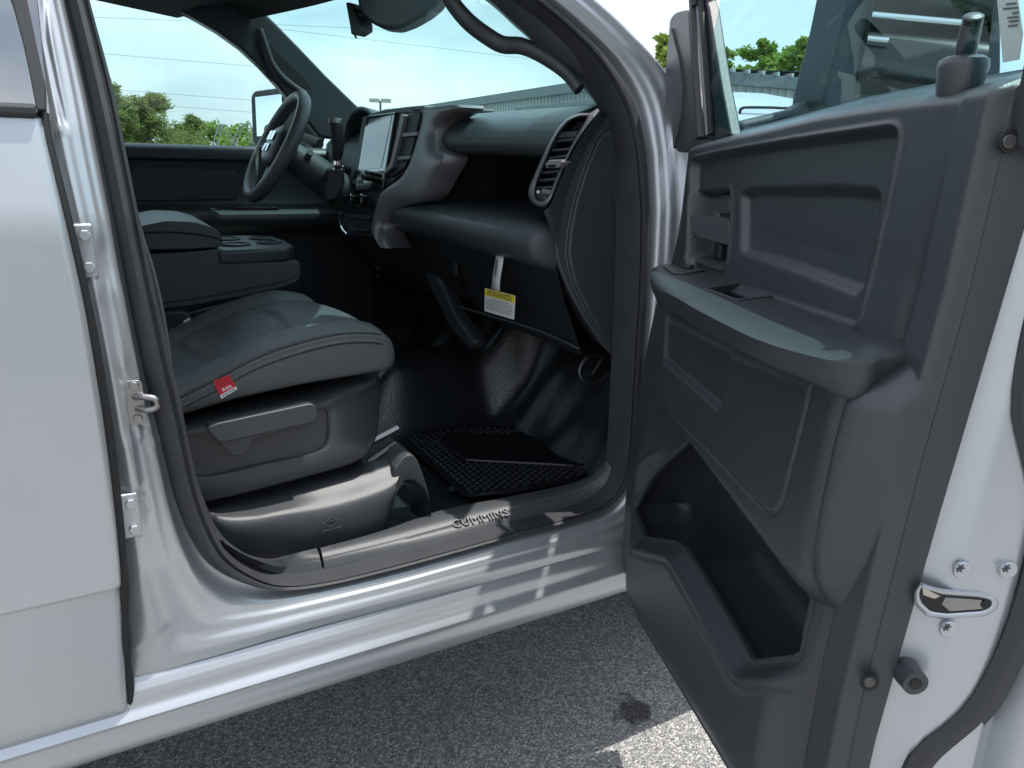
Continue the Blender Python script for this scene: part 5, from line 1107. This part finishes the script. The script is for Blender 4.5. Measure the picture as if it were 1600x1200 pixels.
# parked vehicles
def car(loc, rz, label, paint, kind='suv', wipers=False, s=1., group='vehicles parked near the truck'):
    r = empty('parked_car', tuple(loc), label, 'car', group); Rm = Matrix.Rotation(rz, 3, 'Z')
    def W_(p): v = Rm @ Vector((p[0]*s, p[1]*s, p[2]*s)); return np.array([loc[0]+v[0], loc[1]+v[1], loc[2]+v[2]])
    tall = kind == 'suv'; h = 1.80 if tall else 1.45
    def loft(name, secs, m, par=r, **kw):
        rows = []
        for x, w0, z0, w1, z1 in secs:
            ring = []
            for t in np.linspace(0, 2*math.pi, 28, endpoint=False):
                c_, s_ = math.cos(t), math.sin(t); k = .5+.5*np.sign(s_)*abs(s_)**.6; w_ = w0+(w1-w0)*k; ring.append(W_((x, w_*np.sign(c_)*abs(c_)**.5, z0+(z1-z0)*k)))
            rows.append(ring)
        return capgrid(name, rows, m, par, angle=45, **kw)
    bz_ = .98 if tall else .86
    B = loft('body', [(-2.3,.70,.45,.72,bz_-.10),(-2.2,.86,.36,.86,bz_),(-1.4,.95,.32,.93,bz_+.02),(0,.96,.32,.94,bz_),(1.2,.95,.32,.92,bz_-.01),(1.9,.92,.34,.84,bz_-.08),(2.25,.84,.40,.74,bz_-.22),(2.32,.7,.45,.6,bz_-.3)], paint)
    x0_ = -2.1 if tall else -1.6
    loft('cabin', [(x0_-.1,.84,bz_-.03,.72,bz_+.1),(x0_+.1,.86,bz_-.03,.68,h-.12),(x0_+.5,.88,bz_-.03,.70,h-.02),(-.3,.88,bz_-.03,.70,h),(.3,.88,bz_-.03,.68,h-.06),(.8,.86,bz_-.03,.72,bz_+.35),(1.15,.82,bz_-.03,.76,bz_+.02)], 'glass_cab')
    loft('roof', [(x0_+.15,.62,h-.13,.56,h-.08),(x0_+.5,.72,h-.10,.60,h+.01),(-.3,.72,h-.09,.60,h+.03),(.25,.68,h-.11,.56,h-.02)], paint)
    for x in (-1.35,1.4):
        for y in (-.86,.86):
            rr = .37 if tall else .33
            wl = capgrid('wheel', [[W_((x+q*rr*math.cos(a), y+o, rr+q*rr*math.sin(a))) for a in np.linspace(0, 2*math.pi, 24, endpoint=False)] for q, o in ((.7,-.12),(1,-.09),(1,.09),(.7,.12))], 'tyre', r, angle=40)
            capgrid('rim', [[W_((x+q*rr*math.cos(a), y+np.sign(y)*o, rr+q*rr*math.sin(a))) for a in np.linspace(0, 2*math.pi, 24, endpoint=False)] for q, o in ((.66,.10),(.62,.13),(.2,.12))], 'steel', wl, angle=40)
    for y in (-.84,.84):
        for xa, xb in (((x0_+.35),-.85),(-.72,.05)): pass
        tube('belt_trim', [W_((x, y*1.055, bz_+.01)) for x in (-1.9,-.5,.7)], .018*s, 'chrome', r, seg=6)
        tube('door_handle', [W_((x, y*1.14, bz_-.12)) for x in (-.95,-.75)], .016*s, 'chrome', r, seg=6); tube('pillar', [W_((-.55, y*1.05, bz_)), W_((-.50, y*.86, h-.08))], .03*s, paint, r, seg=6)
        tube('door_handle', [W_((x, y*1.14, bz_-.12)) for x in (.12,.32)], .016*s, 'chrome', r, seg=6)
    if wipers:
        for k, y in enumerate((-.45,.25)):
            base_ = W_((1.12, y, bz_+.0)); tip = W_((1.35-.55, y+(.22 if k else -.05), bz_+.62)); tube('raised_wiper', [base_, (base_+tip)/2+np.array([0,0,.02]), tip], .010, 'plastic_black', r, seg=6)
            b2 = W_((1.20, y+.55, bz_+.35)); tube('wiper_blade', [tip+np.array([0,0,-.30]), tip+np.array([0,0,.04])], .009, 'plastic_black', r, seg=6)
    return r
car((1.5,-7.0,0), 0.10, 'dark sport utility vehicle reflected in the open door mirror', 'dark_paint', s=1.25, group=None)
# bare V shaped arms, taken for raised wipers, modelled without their vehicles
def wiper_arms(pts, dist, label):
    b = gnd(np.mean([p[0] for p in pts]), dist); r = empty('raised_wiper_arms', (b[0], b[1], 0), label, 'wiper_arms', 'bare arms beyond the driver window')
    def at(x, y): d = ray(x, y); return CAM+d*(dist/math.hypot(d[0], d[1]))
    lo_ = at(*pts[1])
    for (x, y) in (pts[0], pts[2]):
        tp = at(x, y); sd_ = _rt*.0022*dist; tube('arm', spline([lo_-sd_, tp-sd_, tp+np.array([0,0,.03]), tp+sd_, lo_+sd_], 24), .008, 'steel', r, seg=6)
    tube('post', [np.array([lo_[0], lo_[1], 0]), lo_], .03, 'steel_dark', r, seg=8)
wiper_arms(((344,198),(335,228),(345,198)), 12, 'single slanted arm left of the V shaped arms')
wiper_arms(((352,199),(365,226),(377,197)), 12, 'V shaped pair of bare arms beside the driver mirror')
wiper_arms(((389,196),(394,224),(402,200)), 12, 'bare arms half hidden by the driver mirror')
for k, (x, y, h, w_) in enumerate(((-14,30,4.2,5),(-22,34,5,6),(-8,38,4.6,6),(-30,30,5,7),(-40,42,6,8))):
    tree((x, y, 0), h, w_, ('nearest','second','third','fourth','farthest')[k]+' tree of the row behind the driver side', seed=40+k, n=2500, leaf=.5, low=.15)
for k, (x, y, h, w_) in enumerate(((-9,-26,9,9),(2,-30,10,10),(12,-27,9,9))):
    tree((x, y, 0), h, w_, ('left','middle','right')[k]+' tree of the row behind the photographer', seed=60+k, n=2500, leaf=.55, low=.12)
